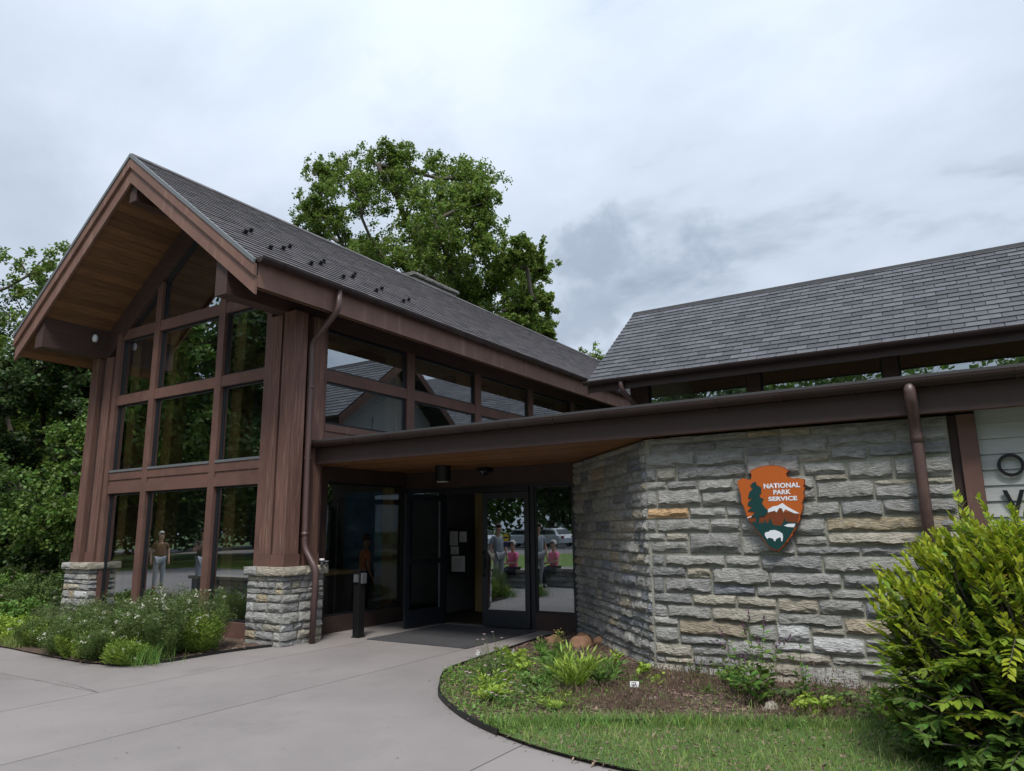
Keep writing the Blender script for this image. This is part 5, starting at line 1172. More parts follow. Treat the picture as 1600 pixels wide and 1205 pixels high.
TP('leafy_herb', 'spreading low green herb between the fleabane and leafy clump', 'plant', (-3.8, 6.45), 14, 'herb', .10, 'quad', 12, .26, .24, seed=7)
TP('leafy_herb', 'bright broad leaved herb by the pavement edge below the doors', 'plant', (-4.35, 7.0), 14, 'lime', .09, 'quad', 12, .28, .22, seed=8)
for i_, (x_, y_, h_, m2_, lab_) in enumerate([(-4.45, 6.55, .30, 'herb', 'weedy leafy clump at the left edge of the bed tip'), (-4.15, 6.15, .24, 'lime', 'light green weed clump beside the curved edging'), (-3.55, 6.05, .30, 'herb', 'weedy clump in front of the dense lance leaved one'), (-3.85, 5.75, .22, 'lime', 'pale green weeds behind the curve of the edging'), (-4.6, 7.0, .26, 'herb', 'weedy clump along the pavement near the door mat'), (-4.75, 7.5, .22, 'lime', 'bright weeds between the two labels by the doors'), (-3.6, 6.6, .34, 'herb', 'taller green weeds between the herb and the lance clump'), (-4.5, 7.9, .26, 'herb', 'green clump in front of the rock pile'), (-3.2, 5.75, .2, 'lime', 'small weeds where the bed meets the lawn')]):
    TP('leafy_weed', lab_, 'plant', (x_, y_), 16, m2_, .085, 'quad' if i_ % 2 else 'narrow', 14, .24, h_, seed=200+i_, up=.7)
TP('seedling', 'bright green young seedling near the angled wall foot', 'plant', (-3.58, 7.74), 6, 'lime', .11, 'leaf', 7, .12, .24, seed=9)
TP('tulip_tree_seedling', 'lime green seedling with broad round leaves below the wall corner', 'plant', (-2.98, 7.25), 5, 'lime', .10, 'round', 6, .12, .24, seed=10)
TP('tulip_tree_seedling', 'smaller round leaved seedling right of the lime green one', 'plant', (-2.78, 7.12), 4, 'lime', .08, 'round', 5, .09, .16, seed=11)
TP('giant_hyssop', 'tall hyssop with dusky purple flower spikes before the wall', 'plant', (-1.72, 6.70), 9, 'herb', .13, 'leaf', 15, .26, .80, flower=('purple', 34, .022, 'spike'), seed=12, bare=.05, taper=.55)
TP('giant_hyssop', 'thin hyssop stem with few leaves right of the purple one', 'plant', (-1.36, 6.85), 3, 'herb', .095, 'leaf', 13, .12, .66, seed=13, flower=('purple', 16, .012, 'spike'))
for i_, (x_, y_, h_, m2_, lab_) in enumerate([(-1.95, 7.1, .28, 'herb', 'leafy green clump left of the tall hyssop foot'), (-.75, 6.95, .26, 'herb', 'green clump between the wall and the big shrub'), (-1.25, 6.6, .22, 'lime', 'light green seedling clump right of the pale rock'), (-.6, 6.6, .22, 'lime', 'pale green weeds under the left side of the big shrub'), (-2.2, 7.45, .3, 'herb', 'upright green clump against the wall left of the hyssop')]):
    TP('leafy_weed', lab_, 'plant', (x_, y_), 12, m2_, .10, 'leaf', 9, .22, h_, seed=300+i_, up=.6)
TP('leafy_herb', 'dark leafy herb at the foot of the tall hyssop', 'plant', (-1.5, 6.9), 12, 'fern', .10, 'leaf', 9, .28, .26, seed=14)
TP('leafy_herb', 'dark herb close to the wall left of the big shrub', 'plant', (-1.1, 7.1), 12, 'fern', .09, 'leaf', 9, .30, .24, seed=15)
TP('leafy_herb', 'light green herb half hidden by the big shrub', 'plant', (-.9, 6.7), 9, 'herb', .08, 'leaf', 8, .2, .18, seed=17)
TP('seedling', 'small upright seedling by the wall corner', 'plant', (-2.55, 7.55), 4, 'fern', .08, 'leaf', 9, .08, .22, seed=18)
TP('leafy_herb', 'fern like green tuft in the middle of the dry bed', 'plant', (-2.3, 6.95), 9, 'herb', .09, 'narrow', 9, .14, .10, seed=19)
TP('leafy_herb', 'green tuft beside the white label in the dry bed', 'plant', (-2.98, 6.95), 10, 'herb', .10, 'narrow', 9, .18, .14, seed=20)
# plant labels
def label_stake(x, y, lab, rot, w=.075, z=.07, dark=False):
    t = thing('plant_label', lab, 'plant label', (x, y, .02), 'plant labels on stakes'); t.rotation_euler = (0, 0, rot)
    m_ = MB().prism([(-.012, z-.02), (.012, z+.028), (.010, z+.030), (-.014, z-.018)], 'x', -w/2, w/2); a = m_.mesh('label_plate'); o = link('label_plate', a, 'silver' if dark else 'paper'); o.parent = t
    o = link('stake', MB().box(-.004, .004, -.02, .004, .010, z).mesh('stake'), 'silver'); o.parent = t
    for k in range(0 if dark else 2):
        o = link('print_line', MB().box(-w*.35, -.004+.010*k-.0035, z-.001+.018*k, w*(.3-.2*k), -.0005+.010*k-.0035, z+.004+.018*k).mesh('print_line'), 'letter'); o.parent = t
label_stake(-5.18, 7.42, 'white plant label nearest the door mat', -.5)
label_stake(-4.88, 7.74, 'white plant label standing on the pavement edge of the bed', -.9, .09)
label_stake(-2.85, 6.67, 'white plant label in the middle of the dry bed', .35, .085)
label_stake(-1.62, 7.0, 'white plant label at the foot of the tall hyssop', .1, .075)
label_stake(-13.6, 6.3, 'silver plant label in front of the far left pier', -.3, .12, .30, True)
# rocks
def rock(name, x, y, rx, ry, rz, seed, mt, lab):
    r = random.Random(seed); bm = bmesh.new(); bmesh.ops.create_icosphere(bm, subdivisions=3, radius=1)
    from mathutils import noise
    for v_ in bm.verts:
        n_ = noise.noise(v_.co*1.3+Vector((seed*3.1, 0, 0)))*.28+noise.noise(v_.co*4+Vector((seed, 2, 0)))*.07
        v_.co = Vector((v_.co.x*rx, v_.co.y*ry, max(-.3, v_.co.z)*rz))*(1+n_)
    me = bpy.data.meshes.new(name); bm.to_mesh(me); bm.free(); me.polygons.foreach_set('use_smooth', [True]*len(me.polygons))
    o = link(name, me, mt); o.location = (x, y, .02+.2*rz); o.rotation_euler = (0, 0, r.uniform(0, 6)); tag(o, lab, 'rock', 'rocks in the entrance bed')
rock('boulder', -4.98, 8.95, .12, .10, .09, 1, 'boulder', 'squarish tan boulder at the left of the rock pile')
rock('boulder', -4.66, 9.22, .15, .11, .10, 2, 'boulder', 'brown boulder at the back of the rock pile by the wall')
rock('boulder', -4.52, 8.88, .17, .14, .12, 3, 'boulder', 'largest smooth brown boulder in front of the rock pile')
rock('boulder', -4.40, 9.2, .10, .09, .08, 5, 'boulder', 'small brown boulder tight against the angled wall')
rock('rock', -1.60, 6.66, .085, .06, .05, 4, 'greyrock', 'pale grey rock beside the white label under the hyssop')
rock('rock', -2.6, 6.5, .05, .04, .02, 6, 'greyrock', 'tiny pale flat stone among the dry stalks')

# ---- left bed shrubs: fine feathery foliage with white flower heads
def feathery(name, label, x, y, rx, h, seed, m_, flowers=0, fm='white', ls=.045, n=9000, group='flowering shrubs before the gable windows', shape='narrow', spr=0):
    r = np.random.RandomState(seed); t = thing(name, label, 'shrub', (x, y, .02), group); mb = MB(); P = []; D = []; T = []
    k = 46
    for s in range(k):
        a = r.uniform(0, 6.283); o_ = rx*math.sqrt(r.uniform(.02, 1)); hh = h*.92*(r.uniform(.62, 1.12))*math.sqrt(max(.15, 1-.55*(o_/rx)**2))
        e_ = np.array([x+math.cos(a)*o_, y+math.sin(a)*o_*.8, hh]); b = np.array([x+math.cos(a)*o_*.3, y+math.sin(a)*o_*.3, 0]); mid = (b+e_)/2+np.array([math.cos(a), math.sin(a), 0])*rx*.12
        pts = [b*(1-q)**2+2*mid*q*(1-q)+e_*q*q for q in np.linspace(0, 1, 6)]; mb.tube(pts, [.005*(1-.7*q) for q in np.linspace(0, 1, 6)], 3, cap=False); T.append(e_)
        m2 = n//k; q = r.uniform(.12, 1, m2)**.8; pp = (b[None]*(1-q[:, None])**2+2*mid[None]*(q*(1-q))[:, None]+e_[None]*(q**2)[:, None])
        ang = r.uniform(0, 6.283, m2); rad_ = r.uniform(.0, .085, m2)*(1.2-q*.6)+.005; pp = pp+np.c_[np.cos(ang)*rad_, np.sin(ang)*rad_, r.normal(size=m2)*.03]
        P.append(pp); D.append(np.c_[np.cos(ang), np.sin(ang), r.uniform(.1, 1.1, m2)])
    P = np.concatenate(P); D = np.concatenate(D); P[:, 2] = np.maximum(P[:, 2], .03)
    ob('stems', mb, 'stem', t); w_ = .22 if shape == 'narrow' else .5
    v, f = leaf_quads(P, D, unit(r.normal(size=P.shape)*.6+[0, 0, 1]), ls*r.uniform(.6, 1.3, len(P)), ls*w_*r.uniform(.7, 1.3, len(P))); np_mesh('foliage', v, f, m_, t, kind='stuff')
    if flowers:
        T = np.array(T); idx = r.choice(len(T), int(flowers*1.6)); hot = T[r.choice(len(T), 5)]; dd = np.min(np.linalg.norm(T[idx][:, None]-hot[None], axis=2), 1); idx = idx[dd < rx*.55]; flowers = len(idx); C_ = T[idx]+np.c_[r.normal(size=(flowers, 2))*.06, r.uniform(-.10, .04, flowers)]
        Q = np.repeat(C_, 12, 0)+r.normal(size=(flowers*12, 3))*[.016, .016, .008]; v, f = leaf_quads(Q, unit(r.normal(size=Q.shape)+[0, 0, .3]), unit(r.normal(size=Q.shape)*.5+[0, 0, 1]), .024*r.uniform(.6, 1.3, len(Q)), .019*np.ones(len(Q))); np_mesh('flowers', v, f, fm, t, kind='stuff')
    return t
FE = feathery
FE('flowering_shrub', 'feathery shrub with the most cream flowers below the middle window', -8.98, 5.73, 0.63, 0.76, 1, 'fern', 44, n=16000)
FE('flowering_shrub', 'feathery shrub with scattered white flowers at the pavement curve', -9.45, 5.33, 0.56, 0.56, 2, 'fern', 22, n=14000)
FE('flowering_shrub', 'dark feathery shrub with few white flowers left of the curve', -10.15, 5.38, 0.59, 0.58, 3, 'fern', 14, n=14000)
FE('flowering_shrub', 'tall feathery shrub with cream flowers against the middle window', -9.60, 6.18, 0.65, 0.87, 4, 'sage', 18, n=14000)
FE('flowering_shrub', 'feathery shrub reaching up beside the right window mullion', -8.98, 6.33, 0.45, 0.85, 5, 'fern', 20, n=10000)
FE('flowering_shrub', 'small feathery shrub closest to the right stone pier', -8.78, 6.13, 0.32, 0.58, 6, 'fern2', 14, n=7000)
FE('flowering_shrub', 'broad feathery shrub below the left window', -10.90, 6.13, 0.76, 0.69, 7, 'fern', 14, n=15000)
FE('flowering_shrub', 'brownish green shrub before the left pier', -12.30, 6.23, 0.70, 0.56, 8, 'sage', 3, n=10000, ls=.05)
FE('lime_shrub', 'low yellow green mounded shrub between the dark ones', -8.87, 5.21, 0.28, 0.29, 9, 'fern2', 6, n=7000, ls=.04)
FE('flowering_shrub', 'low white flowered shrub at the pavement edge left of the lime mound', -10.35, 5.28, .46, .44, 41, 'fern', 16, n=12000)
FE('flowering_shrub', 'sprawling feathery shrub hugging the pavement between two mounds', -9.75, 5.22, .42, .40, 42, 'fern2', 10, n=10000)
FE('flowering_shrub', 'feathery shrub nearest the left end of the pavement curve', -11.3, 5.45, .45, .46, 43, 'fern', 8, n=10000)
FE('lime_shrub', 'yellow green feathery mound left of the flowering shrubs', -11.25, 5.53, 0.54, 0.40, 10, 'fern2', 0, n=9000)
FE('lime_shrub', 'low yellow green mound at the far left pavement edge', -12.40, 5.43, 0.65, 0.38, 11, 'lime', 0, n=8000, ls=.05, shape='w')
FE('bed_shrub', 'rounded green shrub left of the far pier', -14.90, 7.00, 0.75, 0.85, 12, 'fern', 10, 'pink', n=12000, ls=.06, shape='w')
FE('bed_shrub', 'pale pink flowered shrub at the far left of the bed', -16.20, 6.90, 0.80, 0.80, 13, 'herb', 36, 'pink', n=11000, ls=.07, shape='w')
FE('bed_shrub', 'leafy shrub spilling from the bed below the far left pier', -13.90, 6.20, 0.60, 0.48, 14, 'herb', 0, n=8000, ls=.07, shape='w')
FE('bed_shrub', 'shaded shrub behind the pale pink flowers', -17.60, 7.80, 1.00, 0.95, 15, 'fern', 24, 'pink', n=12000, ls=.08, shape='w')
TP('fireweed', 'tall single leafy spire behind the left shrubs', 'plant', (-15.6, 7.7), 3, 'fern', .16, 'narrow', 40, .10, 1.75, seed=30, taper=.6)
TP('arching_shrub', 'loose arching twigs beside the far left post', 'shrub', (-15.0, 8.1), 9, 'herb', .13, 'leaf', 16, .75, 1.55, seed=31, stem_r=.006)
P = sample([p for p in cL if p[0] < -11.3]+[(-11.3, 5.35), (-17.5, 5.6)], 9000, rg); v, f = blades(P, .14, .004, 44, .6); tag(np_mesh('grass', v, f, 'grassy'), kind='stuff')
P = np.array([(-8.72, 5.32)])+rg.normal(size=(500, 2))*[.16, .10]; v, f = blades(P, .20, .004, 45, .9); tag(np_mesh('grass', v, f, 'herb'), 'tuft of long green grass spilling at the bed curve', 'grass', kind='stuff')

# ---- the big shrub at the right
def big_shrub():
    t = thing('leucothoe_shrub', 'large shrub with yellow green tips before the stone wall', 'shrub', (.28, 5.95, .02))
    r = np.random.RandomState(21); mb = MB(); sets = {'young': [], 'mid': [], 'old': [], 'red': []}
    cx_, cy_, RX, RY, H = .38, 5.92, 1.0, .82, 1.56
    shoots = []
    def fz(z): return float(np.interp(z, [0, .1, .5, .9, 1.2, 1.4, 1.55, 1.65], [.98, 1.04, 1.08, 1.02, .92, .74, .50, .2]))
    for s in range(1900):
        a = r.uniform(0, 6.283); z = r.uniform(.08, 1.56)
        q = r.uniform(.80, 1.02) if s < 1350 else r.uniform(.45, .8)
        if s < 60: z = r.uniform(1.35, 1.60); q = r.uniform(.2, 1.05)
        q = q*r.uniform(1.06, 1.2) if (60 < s < 1350 and r.random() < .07) else q; k_ = fz(z)*q*(1+.07*math.sin(a*3+z*4)+.06*math.sin(a*7+z*9+1)); tip_ = np.array([cx_+math.cos(a)*RX*k_, cy_+math.sin(a)*RY*k_, z])
        if s < 40 and tip_[0] < .5: tip_[2] = min(1.76 if tip_[0] < .12 else 1.64, tip_[2]+r.uniform(.0, .26))
        shoots.append((tip_, tip_[2], s))
    base = np.array([cx_, cy_, 0.0])
    for tip_, hgt, s in shoots:
        outw = unit((tip_-base)*[1, 1, 0]+1e-4); root = base+(tip_-base)*[.45, .45, .55]
        L_ = r.uniform(.22, .32) if s < 60 else r.uniform(.16, .28)
        dirn = unit(outw*r.uniform(.15, .8)+np.array([0, 0, r.uniform(.5, 1.3) if hgt > .95 else r.uniform(-.2, .5)])) if s >= 60 else unit(outw*r.uniform(.0, .55)+[0, 0, 1.1]+r.normal(size=3)*.12)
        p0 = tip_-dirn*L_; pts = [root, root*.45+p0*.55+outw*.05, p0, p0*.5+tip_*.5+r.normal(size=3)*.008, tip_]
        mb.tube(pts, [.009, .006, .004, .003, .0015], 4, cap=False)
        hN = hgt/1.7+r.normal()*.10; m_ = 'young' if hN > .55 else ('mid' if hN > .32 else 'old')
        if m_ == 'mid' and r.random() < .03: m_ = 'red'
        if s > 1350: m_ = 'old' if hN < .75 else 'mid'
        n = int(L_/.0155); side0 = unit(np.cross(dirn, [0, 0, 1.])+r.normal(size=3)*.2)
        for i in range(n):
            q = (i+.6)/n; pp = p0*(1-q)+tip_*q; sg = 1 if i % 2 else -1; tw = r.uniform(-.5, .5)
            sd = side0*sg; lift = .55+.75*q; D = unit(sd*(1-.35*q)+dirn*lift*.9+np.array([0, 0, .25 if m_ == 'young' else -.12])+r.normal(size=3)*.16)
            Z = unit(np.cross(np.cross(dirn, sd), dirn)*.2+np.array([0, 0, 1.])+dirn*.3+r.normal(size=3)*.22)
            ln = (.080 if m_ == 'young' else .096)*(1-.32*q)*r.uniform(.8, 1.15)
            mm = m_ if not (m_ == 'young' and q < .35) else ('mid' if r.random() < .6 else 'red' if r.random() < .2 else 'young')
            sets[mm].append((pp, D, Z, ln))
    ob('stems', mb, 'bark', t)
    cand = []
    for m_, L_ in sets.items():
        for e_ in L_: cand.append((np.linalg.norm(e_[0]-[0, 0, 1.55]), m_, e_))
    cand = [c for c in cand]; cand.sort(key=lambda c: c[0]+ (0 if c[2][0][0] < 1.05 else 3)); mes = {}
    for m_ in sets:
        me = bpy.data.meshes.new('leaf'); me.from_pydata(LT_V, [], LT_F); me.materials.append(MT[m_]); mes[m_] = me
    for d_, m_, (p, D, Z, ln) in cand[:300]: put('leaf', mes[m_], None, t, basis(p, D, Z, ln))
    for m_ in sets:
        L_ = [c[2] for c in cand[300:] if c[1] == m_]
        if not L_: continue
        v, f = detailed_leaves(np.array([e_[0] for e_ in L_]), np.array([e_[1] for e_ in L_]), np.array([e_[2] for e_ in L_]), np.array([e_[3] for e_ in L_])); np_mesh('foliage', v, f, m_, t, kind='stuff')
big_shrub()

# ================================================================ PEOPLE
def skin_mesh(name, joints, edges, rads, sub=2):
    me = bpy.data.meshes.new(name); me.from_pydata(joints, edges, []); o = bpy.data.objects.new(name, me); col.objects.link(o)
    sm = o.modifiers.new('s', 'SKIN'); sm.use_smooth_shade = True
    for i, rr in enumerate(rads): me.skin_vertices[0].data[i].radius = (rr, rr) if not isinstance(rr, tuple) else rr
    me.skin_vertices[0].data[0].use_root = True
    ss = o.modifiers.new('u', 'SUBSURF'); ss.levels = sub; bpy.context.view_layer.update()
    out = bpy.data.meshes.new_from_object(o.evaluated_get(bpy.context.evaluated_depsgraph_get())); out.name = name; bpy.data.objects.remove(o); return out
def person(label, loc, rot, H, pose, top, bottom, hair, shoe='shoe', group=None, bald=False):
    t = thing('person', label, 'person', loc); t.rotation_euler = (0, 0, rot); s = H/1.75
    # local frame: faces -Y
    if pose == 'sit':
        hip = (0, 0, .52); kn = [(.10, -.44, .50), (-.10, -.42, .50)]; an = [(.10, -.52, .08), (-.12, -.44, .08)]; dz = -.41
    else:
        hip = (0, 0, .93); kn = [(.10, -.03, .50), (-.10, -.0, .50)]; an = [(.11, .02, .08), (-.11, .05, .08)]; dz = 0
    U = lambda x, y, z: (x, y, z+dz)
    ch = U(0, .01, 1.22); nk = U(0, .01, 1.46); hd = U(0, -.02, 1.56); hd2 = U(0, -.025, 1.66)
    sh = [U(.17, .01, 1.40), U(-.17, .01, 1.40)]
    if pose == 'sit': el = [U(.24, -.05, 1.12), U(-.24, -.05, 1.12)]; wr = [U(.08, -.26, 1.08), U(-.06, -.26, 1.10)]
    elif pose == 'phone': el = [U(.26, -.06, 1.14), U(-.26, .02, 1.12)]; wr = [U(.10, -.26, 1.30), U(-.22, -.06, .90)]
    else: el = [U(.25, .03, 1.13), U(-.25, .03, 1.13)]; wr = [U(.25, -.06, .90), U(-.25, -.06, .90)]
    J = [hip, ch, nk, hd, hd2, sh[0], el[0], wr[0], sh[1], el[1], wr[1], (.09, 0, hip[2]-.03), kn[0], an[0], (-.09, 0, hip[2]-.03), kn[1], an[1]]
    foot = [(an[0][0]+.01, an[0][1]-.15, .04), (an[1][0]-.01, an[1][1]-.15, .04)]; J += foot
    E_ = [(0, 1), (1, 2), (2, 3), (3, 4), (1, 5), (5, 6), (6, 7), (1, 8), (8, 9), (9, 10), (0, 11), (11, 12), (12, 13), (0, 14), (14, 15), (15, 16), (13, 17), (16, 18)]
    Rr = [(.14, .11), (.14, .10), .052, .078, .082, .055, .042, .030, .055, .042, .030, .085, .058, .042, .085, .058, .042, .038, .038]
    # fingers and thumbs
    for w_, e2, sg in ((7, 6, 1), (10, 9, -1)):
        W = np.array(J[w_]); d_ = unit(W-np.array(J[e2])); sdv = unit(np.cross(d_, [0, 0, 1.])+1e-5); palm = W+d_*.08; J.append(tuple(palm)); Rr.append((.034, .018)); pi = len(J)-1; E_.append((w_, pi))
        for k, (o_, L_) in enumerate(((-.030, .07), (-.010, .085), (.010, .08), (.028, .06))):
            a = palm+sdv*o_+d_*L_*.5; b = palm+sdv*o_*1.1+d_*L_*.85+np.array([0, 0, -.02]); J.append(tuple(a)); Rr.append(.009); E_.append((pi, len(J)-1)); J.append(tuple(b)); Rr.append(.007); E_.append((len(J)-2, len(J)-1))
        a = W+d_*.05-sdv*.045; J.append(tuple(a)); Rr.append(.010); E_.append((w_, len(J)-1))
    J = [tuple(np.array(p)*s) for p in J]; Rr = [tuple(np.array(q)*s) if isinstance(q, tuple) else q*s for q in Rr]
    def child(nm, me, m_):
        o = bpy.data.objects.new(nm, me); col.objects.link(o); o.parent = t; me.materials.clear(); me.materials.append(MT[m_]); return o
    child('body', skin_mesh('body', J, E_, Rr), 'skin')
    ids = [0, 1, 5, 6, 8, 9, 2]; mp_ = {a: i for i, a in enumerate(ids)}; eE = [(0, 1), (1, 5), (5, 6), (1, 8), (8, 9), (1, 2)]
    half_ = lambda a, b, q: tuple(np.array(J[a])*(1-q)+np.array(J[b])*q)
    Js = [J[i] for i in ids]; Js[3] = half_(5, 6, .75); Js[5] = half_(8, 9, .75); Js[6] = half_(1, 2, .75)
    child('shirt', skin_mesh('shirt', Js, [(mp_[a], mp_[b]) for a, b in eE], [(.158*s, .128*s), (.162*s, .122*s), .072*s, .060*s, .072*s, .060*s, .07*s]), top)
    ids = [0, 11, 12, 13, 14, 15, 16]; mp_ = {a: i for i, a in enumerate(ids)}; child('trousers', skin_mesh('trousers', [J[i] for i in ids], [(mp_[a], mp_[b]) for a, b in ((0, 11), (11, 12), (12, 13), (0, 14), (14, 15), (15, 16))], [(.155*s, .13*s), .10*s, .072*s, .056*s, .10*s, .072*s, .056*s]), bottom)
    for i in (0, 1):
        a = np.array(J[13 if i == 0 else 16]); b = np.array(J[17 if i == 0 else 18]); m_ = MB(); m_.tube([a+[0, .06*s, -.045*s], a+[0, -.03*s, -.03*s], b+[0, -.02*s, -.0*s], b+[0, -.07*s, -.01*s]], [.045*s, .05*s, .042*s, .02*s], 10); o = child('shoe', m_.mesh('shoe'), shoe)
    h0 = np.array(J[4]); 
    if not bald:
        bm = bmesh.new(); bmesh.ops.create_icosphere(bm, subdivisions=3, radius=1); kill = [v_ for v_ in bm.verts if v_.co.z < -.35 or (v_.co.y < -.45 and v_.co.z < .45)]; bmesh.ops.delete(bm, geom=kill, context='VERTS')
        for v_ in bm.verts: v_.co = Vector((v_.co.x*.094*s+h0[0], v_.co.y*.108*s+h0[1]+.015*s, v_.co.z*.112*s+h0[2]+.005*s))
        me = bpy.data.meshes.new('hair'); bm.to_mesh(me); bm.free(); child('hair', me, hair)
    m_ = MB()
    for sg in (1, -1): m_.tube([(h0[0]+sg*.030*s, h0[1]-.072*s, h0[2]-.01*s), (h0[0]+sg*.030*s, h0[1]-.086*s, h0[2]-.01*s)], .010*s, 8)
    child('eyes', m_.mesh('eyes'), 'eye')
    m_ = MB().tube([(h0[0], h0[1]-.07*s, h0[2]-.005*s), (h0[0], h0[1]-.103*s, h0[2]-.045*s), (h0[0], h0[1]-.07*s, h0[2]-.052*s)], [.008*s, .014*s, .01*s], 8); child('nose', m_.mesh('nose'), 'skin')
    m_ = MB().tube([(h0[0]-.022*s, h0[1]-.076*s, h0[2]-.078*s), (h0[0], h0[1]-.084*s, h0[2]-.080*s), (h0[0]+.022*s, h0[1]-.076*s, h0[2]-.078*s)], .005*s, 6); child('mouth', m_.mesh('mouth'), 'c_brown')
    m_ = MB()
    for sg in (1, -1): m_.tube([(h0[0]+sg*.082*s, h0[1]+.0*s, h0[2]+.01*s), (h0[0]+sg*.094*s, h0[1]+.012*s, h0[2]-.02*s), (h0[0]+sg*.082*s, h0[1]+.0*s, h0[2]-.045*s)], .010*s, 6)
    child('ears', m_.mesh('ears'), 'skin')
    return t
person('woman in orange blouse and dark trousers standing inside by the display', (-9.30, 9.78, .02), R(150), 1.47, 'stand', 'c_orange', 'c_black', 'hair_b', 'tyre')
person('seated visitor in pink shirt and black trousers on the low wall', (-9.70, 2.60, .0), R(180+28), 1.62, 'sit', 'c_pink', 'c_black', 'hair_w', 'shoe')
person('visitor in grey shirt and grey trousers standing beside the low wall', (-9.9, 3.12, 0), R(180-60), 1.70, 'stand', 'c_grey', 'c_lgrey', 'hair_b', 'tyre')
person('white haired man in brown jacket and pale jeans on the plaza', (-19.9, 2.0, 0), R(-250), 1.62, 'stand', 'c_brown', 'c_khaki', 'hair_w', 'c_brown')
person('man in dark patterned shirt and pale shorts on the plaza', (-17.2, 2.5, 0), R(-250), 1.68, 'phone', 'c_camo', 'c_khaki', 'hair_b', 'tyre')

# ================================================================ ACROSS THE PLAZA (seen mirrored in the glass)
tag(ob('plaza_paving', MB().add([(-31, -6.4, -.004), (-17.52, -6.4, -.004), (-17.52, 4.2, -.004), (-31, 4.2, -.004)], [(0, 1, 2, 3)]), 'concrete'), kind='structure')
sw_ = thing('seat_wall', 'low stone seat wall with pale cap stones across the plaza', 'low wall', (-11.5, 2.6, 0))
ob('mortar_core', MB().box(-17.4, 2.32, -.02, -8.0, 2.62, .40), 'mortar', sw_)
kk = 3000
for z0, z1 in ((0, .13), (.14, .26), (.27, .40)):
    x = -17.4
    while x < -8.02:
        w = min(rs.choice([.3, .42, .55]), -8.0-x); m = Matrix.Rotation(R(180), 4, 'Z'); m.translation = Vector((x+w-.01, 2.63, z0)); put('stone', stone_mesh(w-.015, z1-z0-.01, .05, kk, .8), None, sw_, m, stone_col(rs.choice('gggy'), rs)); kk += 1; x += w
for i in range(12): ob('cap_stone', MB().box(-17.45+i*.79, 2.26, .402, -17.45+i*.79+.78, 2.70, .475), 'greyrock', sw_)
tag(ob('plaza_lawn', MB().add([(-40, -21, -.03), (8, -21, -.03), (8, -6.45, -.03), (-40, -6.45, -.03)], [(0, 1, 2, 3)]), 'grass'), kind='structure')
tag(ob('car_park', MB().add([(-75, -58, -.035), (45, -58, -.035), (45, -30, -.035), (-75, -30, -.035)], [(0, 1, 2, 3)]), 'asphalt'), kind='structure')
tag(ob('footpath', MB().add([(-75, -29.5, -.028), (45, -29.5, -.028), (45, -21, -.028), (-75, -21, -.028)], [(0, 1, 2, 3)]), 'concrete'), kind='structure')
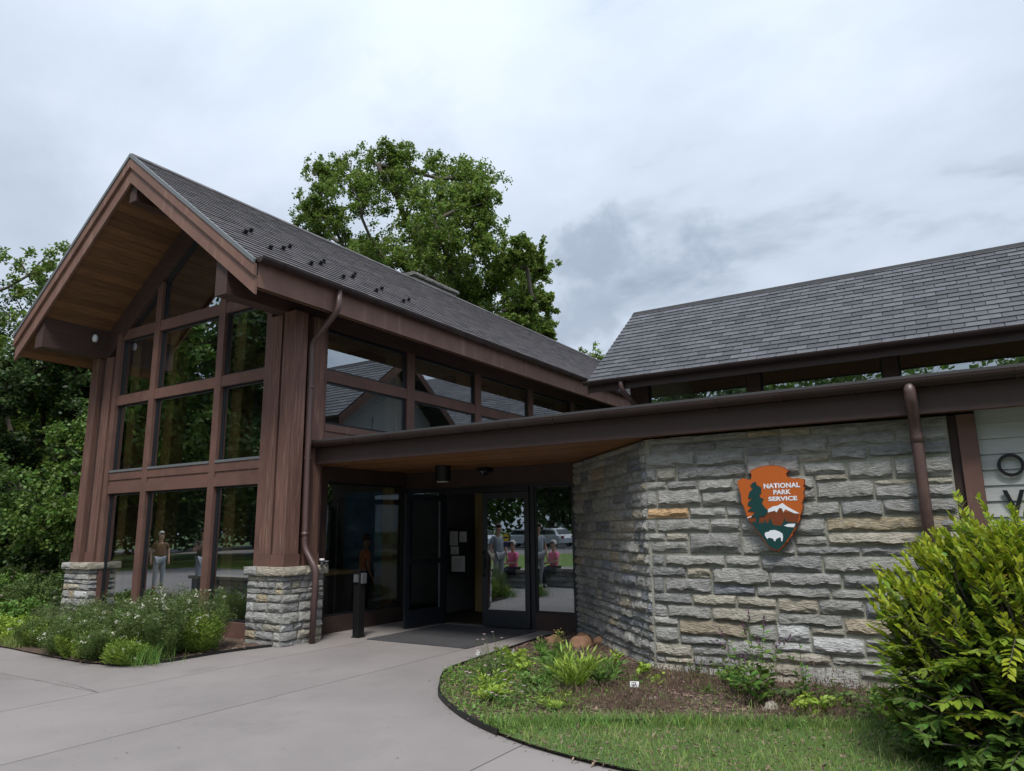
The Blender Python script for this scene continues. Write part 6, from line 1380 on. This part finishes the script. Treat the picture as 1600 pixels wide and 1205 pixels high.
def make_car(label, loc, rot, paint):
    t = thing('parked_car', label, 'car', loc, 'cars parked across the plaza'); t.rotation_euler = (0, 0, rot)
    def child(nm, me, m_, p=t): o = bpy.data.objects.new(nm, me); col.objects.link(o); o.parent = p; (me.materials.append(MT[m_]) if not me.materials else None); return o
    prof = [(-2.15, .35), (-2.2, .75), (-2.05, 1.0), (-1.75, 1.08), (-1.25, 1.52), (-.6, 1.62), (.25, 1.6), (.95, 1.12), (1.75, .98), (2.15, .8), (2.2, .4)]
    m_ = MB(); n = len(prof)
    sect = [(-.90, .0), (-.80, .0), (.80, .0), (.90, .0)]
    v = []
    for y in (-.90, -.72, .72, .90):
        for x, z in prof:
            q = 1.0 if abs(y) < .8 else .93; zz_ = z if abs(y) < .8 else min(z*.985, 1.06 if z > 1.1 else z*.97)
            v.append((x*q, y*(1.0 if z < 1.1 or abs(y) < .8 else .93), zz_))
    f = [tuple(range(n)), tuple(range(4*n-1, 3*n-1, -1))]+[(a*n+i, a*n+(i+1) % n, (a+1)*n+(i+1) % n, (a+1)*n+i) for a in range(3) for i in range(n)]
    m_.add(v, f); me = m_.mesh('body'); child('body', me, paint)
    for y in (-.84, .84):
        g_ = MB().prism([(-1.6, 1.10), (-1.15, 1.46), (.2, 1.50), (.78, 1.12)], 'y', y-.012, y+.012); child('side_window', g_.mesh('side_window'), 'carglass')
    child('windscreen', MB().add([(.98, -.7, 1.12), (.98, .7, 1.12), (.33, .66, 1.58), (.33, -.66, 1.58)], [(0, 1, 2, 3)]).mesh('windscreen'), 'carglass')
    child('rear_window', MB().add([(-1.77, -.7, 1.12), (-1.77, .7, 1.12), (-1.29, .66, 1.53), (-1.29, -.66, 1.53)], [(3, 2, 1, 0)]).mesh('rear_window'), 'carglass')
    for x in (-1.35, 1.38):
        for y in (-.86, .86):
            w_ = child('wheel', MB().tube([(x, y-.10, .33), (x, y+.10, .33)], .33, 20).mesh('wheel'), 'tyre'); child('rim', MB().tube([(x, y-.112, .33), (x, y+.112, .33)], .20, 12).mesh('rim'), 'rim', w_)
    for y in (-.62, .62):
        child('headlight', MB().box(2.06, y-.16, .68, 2.2, y+.16, .80).mesh('headlight'), 'lamp_f'); child('tail_light', MB().box(-2.21, y-.14, .75, -2.1, y+.14, .95).mesh('tail_light'), 'lamp_r')
for i, (x, y, c_, lab) in enumerate([(-31.5, -36.5, 'car_w', 'white car parked nearest the entrance doors reflection'), (-35.5, -38, 'car_b', 'pale blue car parked beside the white one'), (-40.5, -38, 'car_d', 'dark car parked between pale cars'), (-45.5, -37, 'car_w', 'white car parked furthest left of the row'), (-27.0, -37, 'car_w', 'white car at the right end of the parked row'), (-51, -36, 'car_d', 'dark car parked at the far left end of the row')]):
    make_car(lab, (x, y, 0), R(25 if i % 2 else 200), c_)

# display furniture inside the hall window
dt = thing('display_counter', 'pale topped display counter inside the entrance side window', 'counter', (-9.6, 9.0, .02))
ob('counter_top', MB().box(-10.2, 8.3, .84, -9.05, 9.4, .90), 'tan', dt); ob('counter_body', MB().box(-10.1, 8.4, .02, -9.15, 9.3, .838), 'dark', dt)
bn = thing('exhibit_banner', 'hanging pale banner inside the entrance side window', 'banner', (-9.5, 8.7, 2.0))
ob('sheet', MB().box(-9.52, 8.25, 1.72, -9.50, 9.05, 1.92), 'c_lgrey', bn); ob('rail', MB().box(-9.53, 8.2, 1.925, -9.49, 9.1, 1.945), 'darkedge', bn)
mu = thing('exhibit_mural', 'dark blue mountain mural panel deep inside the hall', 'mural', (-11.5, 13.1, 1.4))
ob('panel', MB().box(-13.2, 13.1, .5, -9.2, 13.16, 2.5), 'blue', mu)
ob('mountain_shape', MB().prism([(-11.9, 1.55), (-11.3, 1.75), (-10.95, 2.35), (-10.7, 2.4), (-10.2, 1.6)], 'y', 13.08, 13.099), 'c_grey', mu)

for o in bpy.data.objects:
    if 'wl' in o: del o['wl']
